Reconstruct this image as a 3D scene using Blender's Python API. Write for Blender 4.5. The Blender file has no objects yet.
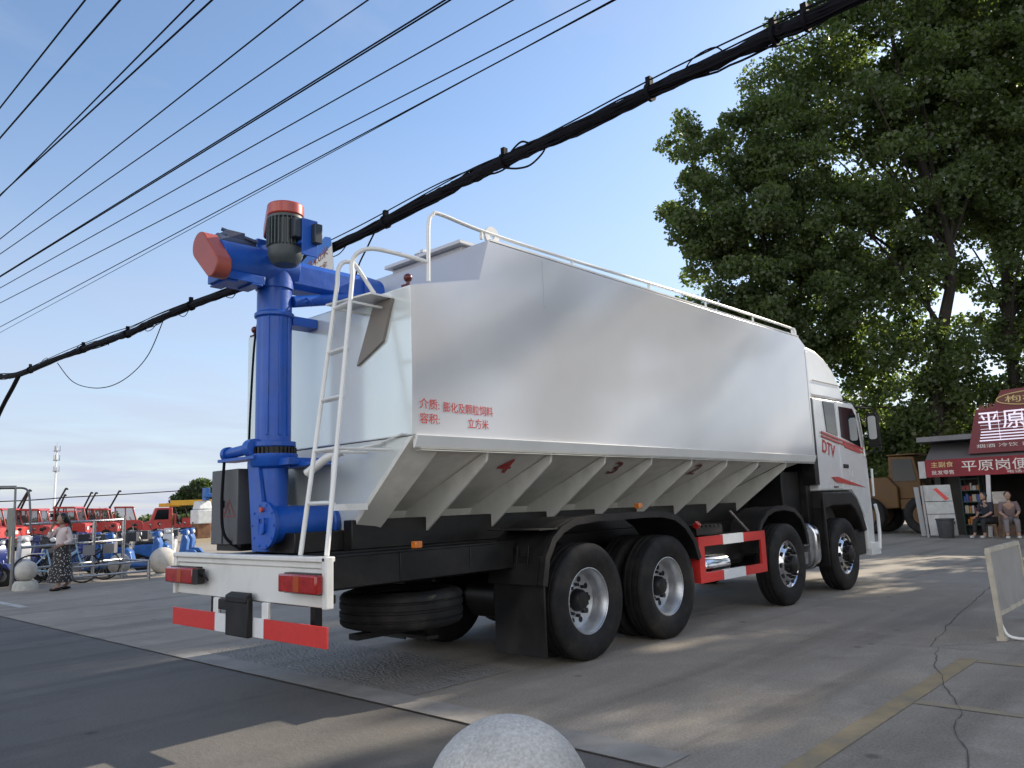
import bpy, bmesh, math, random
import numpy as np
from mathutils import Vector, Matrix, Quaternion
random.seed(7); np.random.seed(7)
R = math.radians
scene = bpy.context.scene
COL = scene.collection

# ------------------------------------------------------------------ camera
cam_d = bpy.data.cameras.new('camera'); cam = bpy.data.objects.new('camera', cam_d); COL.objects.link(cam)
cam_d.sensor_width = 36.0; cam_d.lens = 27.76; cam_d.clip_start = 0.05; cam_d.clip_end = 3000
_f = Vector((0.72658507, 0.6702195, 0.15126123)); _r = Vector((0.68154418, -0.73093312, -0.03513257)); _u = Vector((-0.08701531, -0.12861801, 0.9878693))
M = Matrix.Identity(4)
for i in range(3):
    M[i][0] = _r[i]; M[i][1] = _u[i]; M[i][2] = -_f[i]
M[0][3], M[1][3], M[2][3] = -5.911, -5.798, 1.417
cam.matrix_world = M
scene.camera = cam

# ------------------------------------------------------------------ light, sky, exposure
SUN_AZ, SUN_EL = -10.5, 29.0            # azimuth measured from +X (truck forward) towards +Y
sd = Vector((math.cos(R(SUN_EL)) * math.cos(R(SUN_AZ)), math.cos(R(SUN_EL)) * math.sin(R(SUN_AZ)), math.sin(R(SUN_EL))))
sun_d = bpy.data.lights.new('sun', 'SUN'); sun_d.energy = 4.2; sun_d.angle = R(0.53); sun_d.color = (1.0, 0.89, 0.73)
sun = bpy.data.objects.new('sun', sun_d); COL.objects.link(sun)
sun.rotation_mode = 'QUATERNION'; sun.rotation_quaternion = sd.to_track_quat('Z', 'Y'); sun.location = (60, -10, 40)
world = bpy.data.worlds.new('World'); scene.world = world; world.use_nodes = True
nt = world.node_tree; nt.nodes.clear()
def N(nt, t, **kw):
    n = nt.nodes.new(t)
    for k, v in kw.items(): setattr(n, k, v)
    return n
wo = N(nt, 'ShaderNodeOutputWorld'); bg = N(nt, 'ShaderNodeBackground'); bg.inputs['Strength'].default_value = 0.125
sky = N(nt, 'ShaderNodeTexSky', sky_type='NISHITA', sun_disc=False)
sky.sun_elevation = R(SUN_EL); sky.sun_rotation = R(90 - SUN_AZ)
sky.altitude = 50; sky.air_density = 1.0; sky.dust_density = 0.6; sky.ozone_density = 2.2
tc = N(nt, 'ShaderNodeTexCoord'); sep = N(nt, 'ShaderNodeSeparateXYZ'); nt.links.new(tc.outputs['Generated'], sep.inputs[0])
# project the view direction on a flat cloud layer: dir.xy / (z + .12)
add = N(nt, 'ShaderNodeMath', operation='ADD'); add.inputs[1].default_value = 0.10; nt.links.new(sep.outputs[2], add.inputs[0])
mx = N(nt, 'ShaderNodeMath', operation='MAXIMUM'); mx.inputs[1].default_value = 0.03; nt.links.new(add.outputs[0], mx.inputs[0])
dx = N(nt, 'ShaderNodeMath', operation='DIVIDE'); dy = N(nt, 'ShaderNodeMath', operation='DIVIDE')
for n, k in ((dx, 0), (dy, 1)):
    nt.links.new(sep.outputs[k], n.inputs[0]); nt.links.new(mx.outputs[0], n.inputs[1])
cmb = N(nt, 'ShaderNodeCombineXYZ'); nt.links.new(dx.outputs[0], cmb.inputs[0]); nt.links.new(dy.outputs[0], cmb.inputs[1])
mp = N(nt, 'ShaderNodeMapping'); mp.inputs['Rotation'].default_value = (0, 0, R(35)); mp.inputs['Scale'].default_value = (0.9, 1.7, 1); mp.inputs['Location'].default_value = (1.3, 2.1, 0)
nt.links.new(cmb.outputs[0], mp.inputs[0])
nz = N(nt, 'ShaderNodeTexNoise'); nz.inputs['Scale'].default_value = 1.1; nz.inputs['Detail'].default_value = 8; nz.inputs['Roughness'].default_value = 0.55; nz.inputs['Distortion'].default_value = 0.4
nt.links.new(mp.outputs[0], nz.inputs['Vector'])
cr = N(nt, 'ShaderNodeMapRange'); cr.inputs[1].default_value = 0.55; cr.inputs[2].default_value = 0.76; cr.inputs[3].default_value = 0; cr.inputs[4].default_value = 0.5
nt.links.new(nz.outputs[0], cr.inputs[0])
# more thin cloud towards the horizon
hz = N(nt, 'ShaderNodeMapRange'); hz.inputs[1].default_value = 0.0; hz.inputs[2].default_value = 0.46; hz.inputs[3].default_value = 1.0; hz.inputs[4].default_value = 0.0
nt.links.new(sep.outputs[2], hz.inputs[0])
hn = N(nt, 'ShaderNodeMapRange'); hn.inputs[1].default_value = 0.30; hn.inputs[2].default_value = 0.62; hn.inputs[3].default_value = 0.62; hn.inputs[4].default_value = 1.0
nt.links.new(nz.outputs[0], hn.inputs[0])
hm = N(nt, 'ShaderNodeMath', operation='MULTIPLY'); nt.links.new(hz.outputs[0], hm.inputs[0]); nt.links.new(hn.outputs[0], hm.inputs[1])
cmx = N(nt, 'ShaderNodeMath', operation='MAXIMUM'); nt.links.new(cr.outputs[0], cmx.inputs[0]); nt.links.new(hm.outputs[0], cmx.inputs[1])
mix = N(nt, 'ShaderNodeMix', data_type='RGBA'); nt.links.new(cmx.outputs[0], mix.inputs[0]); nt.links.new(sky.outputs[0], mix.inputs[6])
mix.inputs[7].default_value = (2.75, 3.0, 3.75, 1)
# unseen bright cloud bank behind the camera, added to light the rear-facing surfaces
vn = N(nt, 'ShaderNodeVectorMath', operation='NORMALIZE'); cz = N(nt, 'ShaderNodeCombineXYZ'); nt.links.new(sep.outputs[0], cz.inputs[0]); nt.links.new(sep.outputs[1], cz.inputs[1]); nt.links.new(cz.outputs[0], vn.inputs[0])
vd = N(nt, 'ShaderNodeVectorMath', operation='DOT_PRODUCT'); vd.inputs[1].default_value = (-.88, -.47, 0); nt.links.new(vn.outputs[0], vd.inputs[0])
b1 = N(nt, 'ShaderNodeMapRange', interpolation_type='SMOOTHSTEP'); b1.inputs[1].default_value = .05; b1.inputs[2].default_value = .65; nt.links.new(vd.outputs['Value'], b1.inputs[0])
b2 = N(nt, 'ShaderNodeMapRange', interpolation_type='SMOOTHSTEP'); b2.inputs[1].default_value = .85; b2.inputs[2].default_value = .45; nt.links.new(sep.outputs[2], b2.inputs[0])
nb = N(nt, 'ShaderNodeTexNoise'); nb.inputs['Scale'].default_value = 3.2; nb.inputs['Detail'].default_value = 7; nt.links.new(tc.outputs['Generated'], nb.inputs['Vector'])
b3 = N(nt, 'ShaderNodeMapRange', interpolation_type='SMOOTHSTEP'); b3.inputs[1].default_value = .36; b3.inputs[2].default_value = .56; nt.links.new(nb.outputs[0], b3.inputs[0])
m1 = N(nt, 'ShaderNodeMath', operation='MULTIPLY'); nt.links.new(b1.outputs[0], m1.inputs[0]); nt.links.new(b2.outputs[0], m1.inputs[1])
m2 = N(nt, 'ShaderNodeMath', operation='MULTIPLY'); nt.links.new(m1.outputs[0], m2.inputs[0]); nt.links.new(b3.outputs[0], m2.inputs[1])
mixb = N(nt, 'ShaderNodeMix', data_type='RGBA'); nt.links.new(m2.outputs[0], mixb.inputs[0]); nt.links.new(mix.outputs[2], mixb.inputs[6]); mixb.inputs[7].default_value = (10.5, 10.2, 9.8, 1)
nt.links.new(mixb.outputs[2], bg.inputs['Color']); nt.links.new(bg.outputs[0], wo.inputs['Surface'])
scene.view_settings.view_transform = 'Standard'; scene.view_settings.look = 'None'
scene.view_settings.exposure = 0.8; scene.view_settings.gamma = 1.0
scene.render.engine = 'CYCLES'
scene.cycles.use_denoising = True
scene.cycles.max_bounces = 8; scene.cycles.diffuse_bounces = 4; scene.cycles.glossy_bounces = 4; scene.cycles.transmission_bounces = 4
scene.cycles.caustics_reflective = False; scene.cycles.caustics_refractive = False
scene.cycles.sample_clamp_indirect = 6

# ------------------------------------------------------------------ materials
MATS = {}
def mat(name, col, rough=0.5, metal=0.0, var=0.0, scale=3.0, bump=0.0, bscale=None, col2=None, coat=0.0, lo=0.35, hi=0.65, spec=0.5, coords='Object', stretch=None, stain=None):
    if name in MATS: return MATS[name]
    m = bpy.data.materials.new(name); m.use_nodes = True; t = m.node_tree; b = t.nodes['Principled BSDF']
    b.inputs['Base Color'].default_value = (*col, 1); b.inputs['Roughness'].default_value = rough; b.inputs['Metallic'].default_value = metal
    b.inputs['Coat Weight'].default_value = coat; b.inputs['Coat Roughness'].default_value = 0.08; b.inputs['Specular IOR Level'].default_value = spec
    co = N(t, 'ShaderNodeTexCoord')
    src = co.outputs[coords]
    if stretch:
        q = N(t, 'ShaderNodeMapping'); q.inputs['Scale'].default_value = stretch; t.links.new(src, q.inputs[0]); src = q.outputs[0]
    if var or col2:
        n = N(t, 'ShaderNodeTexNoise'); n.inputs['Scale'].default_value = scale; n.inputs['Detail'].default_value = 6; n.inputs['Roughness'].default_value = 0.6
        t.links.new(src, n.inputs['Vector'])
        mr = N(t, 'ShaderNodeMapRange'); mr.inputs[1].default_value = lo; mr.inputs[2].default_value = hi
        t.links.new(n.outputs[0], mr.inputs[0])
        x = N(t, 'ShaderNodeMix', data_type='RGBA'); t.links.new(mr.outputs[0], x.inputs[0])
        x.inputs[6].default_value = (*[c * (1 - var) for c in col], 1)
        x.inputs[7].default_value = (*(col2 or [min(1, c * (1 + var)) for c in col]), 1)
        t.links.new(x.outputs[2], b.inputs['Base Color'])
        rr = N(t, 'ShaderNodeMapRange'); rr.inputs[3].default_value = max(0.02, rough * 0.85); rr.inputs[4].default_value = min(1, rough * 1.15 + 0.02)
        t.links.new(n.outputs[0], rr.inputs[0]); t.links.new(rr.outputs[0], b.inputs['Roughness'])
    if stain:                                       # dust, grime and wear: (scale, strength, colour, stretch)
        sc_, st_, cl_, sv = stain
        q = N(t, 'ShaderNodeMapping'); q.inputs['Scale'].default_value = sv; t.links.new(co.outputs[coords], q.inputs[0])
        n3 = N(t, 'ShaderNodeTexNoise'); n3.inputs['Scale'].default_value = sc_; n3.inputs['Detail'].default_value = 9; n3.inputs['Roughness'].default_value = .68; t.links.new(q.outputs[0], n3.inputs['Vector'])
        m3 = N(t, 'ShaderNodeMapRange'); m3.inputs[1].default_value = .48; m3.inputs[2].default_value = .74; m3.inputs[4].default_value = st_; t.links.new(n3.outputs[0], m3.inputs[0])
        x3 = N(t, 'ShaderNodeMix', data_type='RGBA'); t.links.new(m3.outputs[0], x3.inputs[0]); x3.inputs[7].default_value = (*cl_, 1)
        if b.inputs['Base Color'].is_linked: t.links.new(b.inputs['Base Color'].links[0].from_socket, x3.inputs[6])
        else: x3.inputs[6].default_value = (*col, 1)
        t.links.new(x3.outputs[2], b.inputs['Base Color'])
    if bump:
        n2 = N(t, 'ShaderNodeTexNoise'); n2.inputs['Scale'].default_value = bscale or scale * 4; n2.inputs['Detail'].default_value = 4
        t.links.new(src, n2.inputs['Vector'])
        bp = N(t, 'ShaderNodeBump'); bp.inputs['Strength'].default_value = 1.0; bp.inputs['Distance'].default_value = bump
        t.links.new(n2.outputs[0], bp.inputs['Height']); t.links.new(bp.outputs[0], b.inputs['Normal'])
    MATS[name] = m
    return m

def ground_mat(name, ca, cb, cc, speck=60.0, groove=False):
    m = bpy.data.materials.new(name); m.use_nodes = True; t = m.node_tree; b = t.nodes['Principled BSDF']
    b.inputs['Roughness'].default_value = 0.85; b.inputs['Specular IOR Level'].default_value = 0.35
    co = N(t, 'ShaderNodeTexCoord')
    def noise(s, d=6, r=0.6):
        n = N(t, 'ShaderNodeTexNoise'); n.inputs['Scale'].default_value = s; n.inputs['Detail'].default_value = d; n.inputs['Roughness'].default_value = r
        t.links.new(co.outputs['Object'], n.inputs['Vector']); return n
    big = noise(0.35, 5, 0.6); mid = noise(2.3, 7, 0.65); fine = noise(speck, 3, 0.7); grit = noise(22, 4, .7)
    def rng(n, a, c, lo=0, hi=1):
        r = N(t, 'ShaderNodeMapRange'); r.inputs[1].default_value = a; r.inputs[2].default_value = c; r.inputs[3].default_value = lo; r.inputs[4].default_value = hi
        t.links.new(n.outputs[0], r.inputs[0]); return r
    x1 = N(t, 'ShaderNodeMix', data_type='RGBA'); x1.inputs[6].default_value = (*ca, 1); x1.inputs[7].default_value = (*cb, 1)
    t.links.new(rng(big, .35, .65).outputs[0], x1.inputs[0])
    x2 = N(t, 'ShaderNodeMix', data_type='RGBA'); t.links.new(x1.outputs[2], x2.inputs[6]); x2.inputs[7].default_value = (*cc, 1)
    t.links.new(rng(mid, .50, .72, 0, .75).outputs[0], x2.inputs[0])
    x3 = N(t, 'ShaderNodeMix', data_type='RGBA', blend_type='MULTIPLY'); t.links.new(x2.outputs[2], x3.inputs[6]); x3.inputs[0].default_value = 1
    g = N(t, 'ShaderNodeCombineColor'); f = rng(fine, .3, .7, .72, 1.25)
    for k in range(3): t.links.new(f.outputs[0], g.inputs[k])
    t.links.new(g.outputs[0], x3.inputs[7])
    # small dark oil drops
    v = N(t, 'ShaderNodeTexVoronoi'); v.inputs['Scale'].default_value = 1.6; t.links.new(co.outputs['Object'], v.inputs['Vector'])
    vr = N(t, 'ShaderNodeMapRange'); vr.inputs[1].default_value = .03; vr.inputs[2].default_value = .09; vr.inputs[3].default_value = .55; vr.inputs[4].default_value = 1
    t.links.new(v.outputs['Distance'], vr.inputs[0])
    x4 = N(t, 'ShaderNodeMix', data_type='RGBA', blend_type='MULTIPLY'); x4.inputs[0].default_value = 1; t.links.new(x3.outputs[2], x4.inputs[6])
    g2 = N(t, 'ShaderNodeCombineColor')
    for k in range(3): t.links.new(vr.outputs[0], g2.inputs[k])
    t.links.new(g2.outputs[0], x4.inputs[7])
    t.links.new(x4.outputs[2], b.inputs['Base Color'])
    tq = N(t, 'ShaderNodeMapping'); tq.inputs['Scale'].default_value = (.10, 1.5, 1); tq.inputs['Rotation'].default_value = (0, 0, R(8)); t.links.new(co.outputs['Object'], tq.inputs[0])
    tn = N(t, 'ShaderNodeTexNoise'); tn.inputs['Scale'].default_value = 1.2; tn.inputs['Detail'].default_value = 6; tn.inputs['Distortion'].default_value = .5; t.links.new(tq.outputs[0], tn.inputs['Vector'])
    tr_ = rng(tn, .50, .68, 1.0, .70); sn = noise(.9, 8, .7); sr_ = rng(sn, .58, .72, 1.0, .72); tm = N(t, 'ShaderNodeMath', operation='MULTIPLY'); t.links.new(tr_.outputs[0], tm.inputs[0]); t.links.new(sr_.outputs[0], tm.inputs[1])
    g3 = N(t, 'ShaderNodeCombineColor'); x5 = N(t, 'ShaderNodeMix', data_type='RGBA', blend_type='MULTIPLY'); x5.inputs[0].default_value = 1
    for k in range(3): t.links.new(tm.outputs[0], g3.inputs[k])
    t.links.new(x4.outputs[2], x5.inputs[6]); t.links.new(g3.outputs[0], x5.inputs[7]); t.links.new(x5.outputs[2], b.inputs['Base Color'])
    bp = N(t, 'ShaderNodeBump'); bp.inputs['Distance'].default_value = .008; bp.inputs['Strength'].default_value = 1
    t.links.new((grit if not groove else grit).outputs[0], bp.inputs['Height'])
    if groove:
        w = N(t, 'ShaderNodeTexWave', wave_type='BANDS', bands_direction='X'); w.inputs['Scale'].default_value = 5.0; w.inputs['Distortion'].default_value = 14; w.inputs['Detail'].default_value = 3; w.inputs['Detail Scale'].default_value = 1.6
        t.links.new(co.outputs['Object'], w.inputs['Vector'])
        b2 = N(t, 'ShaderNodeBump'); b2.inputs['Distance'].default_value = .007; t.links.new(w.outputs['Fac'], b2.inputs['Height'])
        t.links.new(bp.outputs[0], b2.inputs['Normal']); t.links.new(b2.outputs[0], b.inputs['Normal'])
    else: t.links.new(bp.outputs[0], b.inputs['Normal'])
    MATS[name] = m; return m

def leaf_mat(name, a, b_, trans=0.45):
    m = bpy.data.materials.new(name); m.use_nodes = True; t = m.node_tree; t.nodes.clear()
    o = N(t, 'ShaderNodeOutputMaterial'); d = N(t, 'ShaderNodeBsdfPrincipled'); d.inputs['Roughness'].default_value = .40; d.inputs['Specular IOR Level'].default_value = .65
    tr = N(t, 'ShaderNodeBsdfTranslucent'); mxs = N(t, 'ShaderNodeMixShader'); mxs.inputs[0].default_value = trans
    co = N(t, 'ShaderNodeTexCoord'); n = N(t, 'ShaderNodeTexNoise'); n.inputs['Scale'].default_value = .9; n.inputs['Detail'].default_value = 6; n.inputs['Roughness'].default_value = .75
    t.links.new(co.outputs['Object'], n.inputs['Vector'])
    mr = N(t, 'ShaderNodeMapRange'); mr.inputs[1].default_value = .35; mr.inputs[2].default_value = .68; t.links.new(n.outputs[0], mr.inputs[0])
    x = N(t, 'ShaderNodeMix', data_type='RGBA'); t.links.new(mr.outputs[0], x.inputs[0]); x.inputs[6].default_value = (*a, 1); x.inputs[7].default_value = (*b_, 1)
    t.links.new(x.outputs[2], d.inputs['Base Color'])
    y = N(t, 'ShaderNodeMix', data_type='RGBA', blend_type='MULTIPLY'); y.inputs[0].default_value = 1; t.links.new(x.outputs[2], y.inputs[6]); y.inputs[7].default_value = (1.5, 1.6, .6, 1)
    t.links.new(y.outputs[2], tr.inputs['Color'])
    t.links.new(d.outputs[0], mxs.inputs[1]); t.links.new(tr.outputs[0], mxs.inputs[2]); t.links.new(mxs.outputs[0], o.inputs['Surface'])
    MATS[name] = m; return m

white = mat('white_paint', (.76, .76, .73), .32, 0, .03, 1.2, .003, 1.3, coat=.3, stain=(3.0, .35, (.36, .32, .27), (1, 1, .7)))
tankside = mat('tank_white_paint', (.62, .62, .635), .17, .26, .02, .8, .006, .5, coat=.4, stain=(1.3, .16, (.44, .42, .39), (1, 1, .6)))
tankrear = mat('polished_white_sheet', (.80, .86, .84), .15, .22, .02, 1.0, .004, 1.1, coat=.4, stain=(1.8, .15, (.45, .42, .38), (1, 1.2, .5)))
hopperm = mat('hopper_primer_white', (.78, .77, .71), .45, 0, .07, 2.2, .004, 3, stain=(2.5, .4, (.36, .33, .28), (1, 1, 1)))
cabwhite = mat('cab_white_paint', (.70, .71, .70), .25, 0, .03, 2, coat=.5, stain=(2.0, .3, (.40, .37, .32), (1, 1, .6)))
blue = mat('blue_machine_paint', (.010, .088, .44), .36, 0, .14, 3.0, .004, 9, coat=.12, spec=.4, stain=(4.0, .38, (.10, .13, .20), (1, 1, .4)))
bluelite = mat('blue_bracket_paint', (.03, .16, .55), .35, 0, .1, 4)
redp = mat('red_guard_paint', (.42, .055, .035), .35, 0, .12, 6, coat=.3)
redrefl = mat('red_reflector', (.60, .035, .03), .35, 0, .07, 30, .001, 300)
whiterefl = mat('white_reflector', (.75, .76, .76), .35, 0, .04, 30, .001, 300)
black = mat('black_chassis_paint', (.006, .006, .007), .4, 0, .35, 2.5, .003, 12, col2=(.014, .013, .012), spec=.35, stain=(2.5, .5, (.040, .036, .030), (.6, 1, 1)))
rubber = mat('tyre_rubber', (.008, .008, .009), .7, 0, .3, 5, .002, 30, col2=(.018, .017, .016), spec=.3, stain=(3.5, .55, (.060, .052, .042), (1, 1, 1)))
flapm = mat('black_rubber_flap', (.008, .008, .009), .5, 0, .3, 3, col2=(.015, .014, .014), spec=.35, stain=(3.0, .45, (.045, .040, .033), (1, 1, .5)))
silver = mat('silver_rim', (.55, .56, .57), .32, .75, .12, 8, .001, 40)
chrome = mat('polished_alloy', (.72, .72, .73), .16, 1.0, .05, 9)
motorgrey = mat('motor_green_grey', (.055, .072, .078), .45, 0, .2, 8)
darkgrey = mat('dark_grey_cabinet', (.085, .088, .094), .42, 0, .12, 3)
glassm = mat('dark_window_glass', (.008, .010, .012), .05, 0, spec=.35)
lampred = mat('red_lamp_lens', (.36, .012, .010), .18, 0, .25, 22, coat=.8)
lampamber = mat('amber_lamp_lens', (.62, .17, .02), .25, 0, .15, 30, coat=.5)
redtxt = mat('red_lettering', (.52, .025, .03), .4)
dkred = mat('dark_red_lettering', (.20, .025, .03), .45)
darktxt = mat('dark_lettering', (.06, .045, .045), .45)
brass = mat('yellowed_lettering', (.62, .46, .20), .45)
wireb = mat('black_cable_sheath', (.006, .006, .009), .75, 0, .3, 6, .006, 14, spec=.15)
stone = mat('pale_granite', (.47, .45, .41), .78, 0, .14, 90, .006, 45, col2=(.60, .58, .54), stain=(3.2, .65, (.24, .22, .19), (1, 1, 1)))
steel = mat('stainless_tube', (.42, .43, .45), .22, .9, .1, 7)
cream = mat('cream_frame_paint', (.50, .45, .36), .5, 0, .2, 5, .002, 30)
sheetgrey = mat('grey_sheet_metal', (.34, .33, .32), .45, .3, .12, 4, .004, 6)
bark = mat('tree_bark', (.030, .025, .020), .9, 0, .35, 3, .03, 7)
leaf1 = leaf_mat('poplar_leaves', (.075, .11, .055), (.145, .185, .080), .58)
leaf2 = leaf_mat('dark_leaves', (.05, .08, .038), (.10, .135, .058), .5)
concrete = ground_mat('yard_concrete', (.27, .237, .193), (.33, .29, .24), (.38, .34, .285))
asphalt = ground_mat('asphalt_surface', (.118, .110, .098), (.140, .131, .118), (.155, .146, .132), 90)
groovec = ground_mat('grooved_concrete', (.235, .215, .19), (.28, .26, .23), (.32, .30, .27), 60, True)
crackm = mat('joint_dirt', (.095, .085, .072), .95)
yellowline = mat('worn_yellow_paint', (.37, .275, .14), .8, 0, 0, 5, col2=(.21, .185, .14), lo=.30, hi=.72)
whiteline = mat('worn_white_paint', (.55, .54, .50), .8, 0, 0, 5, col2=(.25, .24, .22), lo=.30, hi=.72)

# ------------------------------------------------------------------ mesh builder
class MB:
    def __init__(s): s.v = []; s.f = []; s.m = []
    def add(s, vs, fs, m=0):
        o = len(s.v); s.v += [tuple(v) for v in vs]; s.f += [tuple(i + o for i in f) for f in fs]; s.m += [m] * len(fs)
        return s
    def box(s, x0, x1, y0, y1, z0, z1, m=0):
        vs = [(x, y, z) for x in (x0, x1) for y in (y0, y1) for z in (z0, z1)]
        return s.add(vs, [(0, 1, 3, 2), (4, 6, 7, 5), (0, 4, 5, 1), (2, 3, 7, 6), (0, 2, 6, 4), (1, 5, 7, 3)], m)
    def obox(s, c, ax, hx, hy, hz, m=0):
        ax = [Vector(a).normalized() for a in ax]; c = Vector(c)
        vs = [c + ax[0] * i * hx + ax[1] * j * hy + ax[2] * k * hz for i in (-1, 1) for j in (-1, 1) for k in (-1, 1)]
        return s.add(vs, [(0, 1, 3, 2), (4, 6, 7, 5), (0, 4, 5, 1), (2, 3, 7, 6), (0, 2, 6, 4), (1, 5, 7, 3)], m)
    def cyl(s, p0, p1, r0, r1=None, n=16, m=0, cap=True):
        r1 = r0 if r1 is None else r1
        p0 = Vector(p0); p1 = Vector(p1); d = (p1 - p0).normalized(); a = d.orthogonal().normalized(); b = d.cross(a)
        vs = []
        for p, r in ((p0, r0), (p1, r1)):
            for i in range(n):
                t = 2 * math.pi * i / n; vs.append(p + (a * math.cos(t) + b * math.sin(t)) * r)
        fs = [(i, (i + 1) % n, n + (i + 1) % n, n + i) for i in range(n)]
        if cap: fs += [tuple(reversed(range(n))), tuple(range(n, 2 * n))]
        return s.add(vs, fs, m)
    def tube(s, pts, r, n=8, m=0, closed=False):
        pts = [Vector(p) for p in pts]; k = len(pts); rs = r if isinstance(r, (list, tuple)) else [r] * k
        vs = []; ref = None
        for i, p in enumerate(pts):
            if closed: d = pts[(i + 1) % k] - pts[i - 1]
            else: d = pts[min(i + 1, k - 1)] - pts[max(i - 1, 0)]
            d.normalize()
            if ref is None: ref = d.orthogonal().normalized()
            ref = (ref - d * ref.dot(d)).normalized(); b = d.cross(ref)
            for j in range(n):
                t = 2 * math.pi * j / n; vs.append(p + (ref * math.cos(t) + b * math.sin(t)) * rs[i])
        fs = []
        for i in range(k if closed else k - 1):
            for j in range(n):
                a = i * n; c = ((i + 1) % k) * n
                fs.append((a + j, a + (j + 1) % n, c + (j + 1) % n, c + j))
        if not closed: fs += [tuple(reversed(range(n))), tuple(range((k - 1) * n, k * n))]
        return s.add(vs, fs, m)
    def prism(s, poly, axis, a, b, m=0, skip=()):
        n = len(poly)
        def P(p, w):
            q = list(p); q.insert(axis, w); return q
        vs = [P(p, a) for p in poly] + [P(p, b) for p in poly]
        fs = [(i, (i + 1) % n, n + (i + 1) % n, n + i) for i in range(n)]
        if 'a' not in skip: fs.append(tuple(reversed(range(n))))
        if 'b' not in skip: fs.append(tuple(range(n, 2 * n)))
        return s.add(vs, fs, m)
    def lathe(s, prof, origin, axis, n=32, m=0, closed=False, caps=True):
        o = Vector(origin); d = Vector(axis).normalized(); a = d.orthogonal().normalized(); b = d.cross(a)
        k = len(prof); vs = []
        for h, r in prof:
            for i in range(n):
                t = 2 * math.pi * i / n; vs.append(o + d * h + (a * math.cos(t) + b * math.sin(t)) * r)
        fs = []
        for i in range(k if closed else k - 1):
            c = (i + 1) % k
            for j in range(n): fs.append((i * n + j, i * n + (j + 1) % n, c * n + (j + 1) % n, c * n + j))
        if not closed and caps:
            if prof[0][1] > 1e-6: fs.append(tuple(reversed(range(n))))
            if prof[-1][1] > 1e-6: fs.append(tuple(range((k - 1) * n, k * n)))
        return s.add(vs, fs, m)
    def sphere(s, c, rx, ry=None, rz=None, n=16, k=10, m=0):
        ry = rx if ry is None else ry; rz = rx if rz is None else rz
        c = Vector(c); vs = [c + Vector((0, 0, -rz))]
        for i in range(1, k):
            p = -math.pi / 2 + math.pi * i / k
            for j in range(n):
                t = 2 * math.pi * j / n; vs.append(c + Vector((rx * math.cos(p) * math.cos(t), ry * math.cos(p) * math.sin(t), rz * math.sin(p))))
        vs.append(c + Vector((0, 0, rz))); fs = []
        for j in range(n): fs.append((0, 1 + (j + 1) % n, 1 + j))
        for i in range(k - 2):
            for j in range(n): fs.append((1 + i * n + j, 1 + i * n + (j + 1) % n, 1 + (i + 1) * n + (j + 1) % n, 1 + (i + 1) * n + j))
        e = len(vs) - 1
        for j in range(n): fs.append((e, 1 + (k - 2) * n + j, 1 + (k - 2) * n + (j + 1) % n))
        return s.add(vs, fs, m)
    def build(s, name, mats, parent=None, bevel=0.0, label=None, sharp=35, origin=None):
        return link_mesh(name, s.v, s.f, mats, parent, s.m, bevel, label, sharp, origin)

WPOS = {}     # world position of each object's origin (everything is built unrotated)
def link_mesh(name, v, f, mats, parent=None, mi=None, bevel=0.0, label=None, sharp=35, origin=None):
    v = np.array([tuple(p) for p in v], dtype=float)
    if origin is None:
        lo, hi = v.min(0), v.max(0); origin = ((lo[0] + hi[0]) / 2, (lo[1] + hi[1]) / 2, lo[2] if parent is None else (lo[2] + hi[2]) / 2)
    origin = Vector(origin)
    me = bpy.data.meshes.new(name); me.from_pydata([tuple(p) for p in v - np.array(origin)], [], f)
    if not isinstance(mats, (list, tuple)): mats = [mats]
    for q in mats: me.materials.append(q)
    if mi is not None and len(mats) > 1: me.polygons.foreach_set('material_index', mi)
    bm = bmesh.new(); bm.from_mesh(me); bmesh.ops.recalc_face_normals(bm, faces=bm.faces); bm.to_mesh(me); bm.free()
    me.polygons.foreach_set('use_smooth', [True] * len(me.polygons)); me.set_sharp_from_angle(angle=R(sharp)); me.update()
    o = bpy.data.objects.new(name, me); COL.objects.link(o)
    place(o, parent, origin)
    if bevel:
        b = o.modifiers.new('bevel', 'BEVEL'); b.width = bevel; b.segments = 2; b.limit_method = 'ANGLE'; b.angle_limit = R(40)
    if label: o['label'] = label
    return o
def place(o, parent, wpos):
    wpos = Vector(wpos); WPOS[o.name] = wpos
    if parent is not None:
        o.parent = parent; o.location = wpos - WPOS[parent.name]
    else: o.location = wpos
def tag(o, label=None, cat=None, group=None, kind=None):
    if label: o['label'] = label
    if cat: o['category'] = cat
    if group: o['group'] = group
    if kind: o['kind'] = kind
    return o
def thing(name, label, cat, loc=(0, 0, 0), group=None):
    o = bpy.data.objects.new(name, None); o.empty_display_size = .2; COL.objects.link(o); place(o, None, loc)
    return tag(o, label, cat, group)
KIDS = {}
def dup(root, loc, rz=0.0, label=None, group=None, swap=None, scale=1.0):
    def cp(o, par):
        c = o.copy(); COL.objects.link(c)
        if par is not None: c.parent = par
        if swap and c.type == 'MESH':
            c.data = c.data.copy()
            for i, q in enumerate(c.data.materials):
                if q and q.name in swap: c.data.materials[i] = MATS[swap[q.name]]
        for ch in o.children: cp(ch, c)
        return c
    r = cp(root, None); r.location = loc; r.rotation_euler = (0, 0, rz); r.scale = (scale,) * 3
    if label: r['label'] = label
    if group: r['group'] = group
    return r
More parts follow.
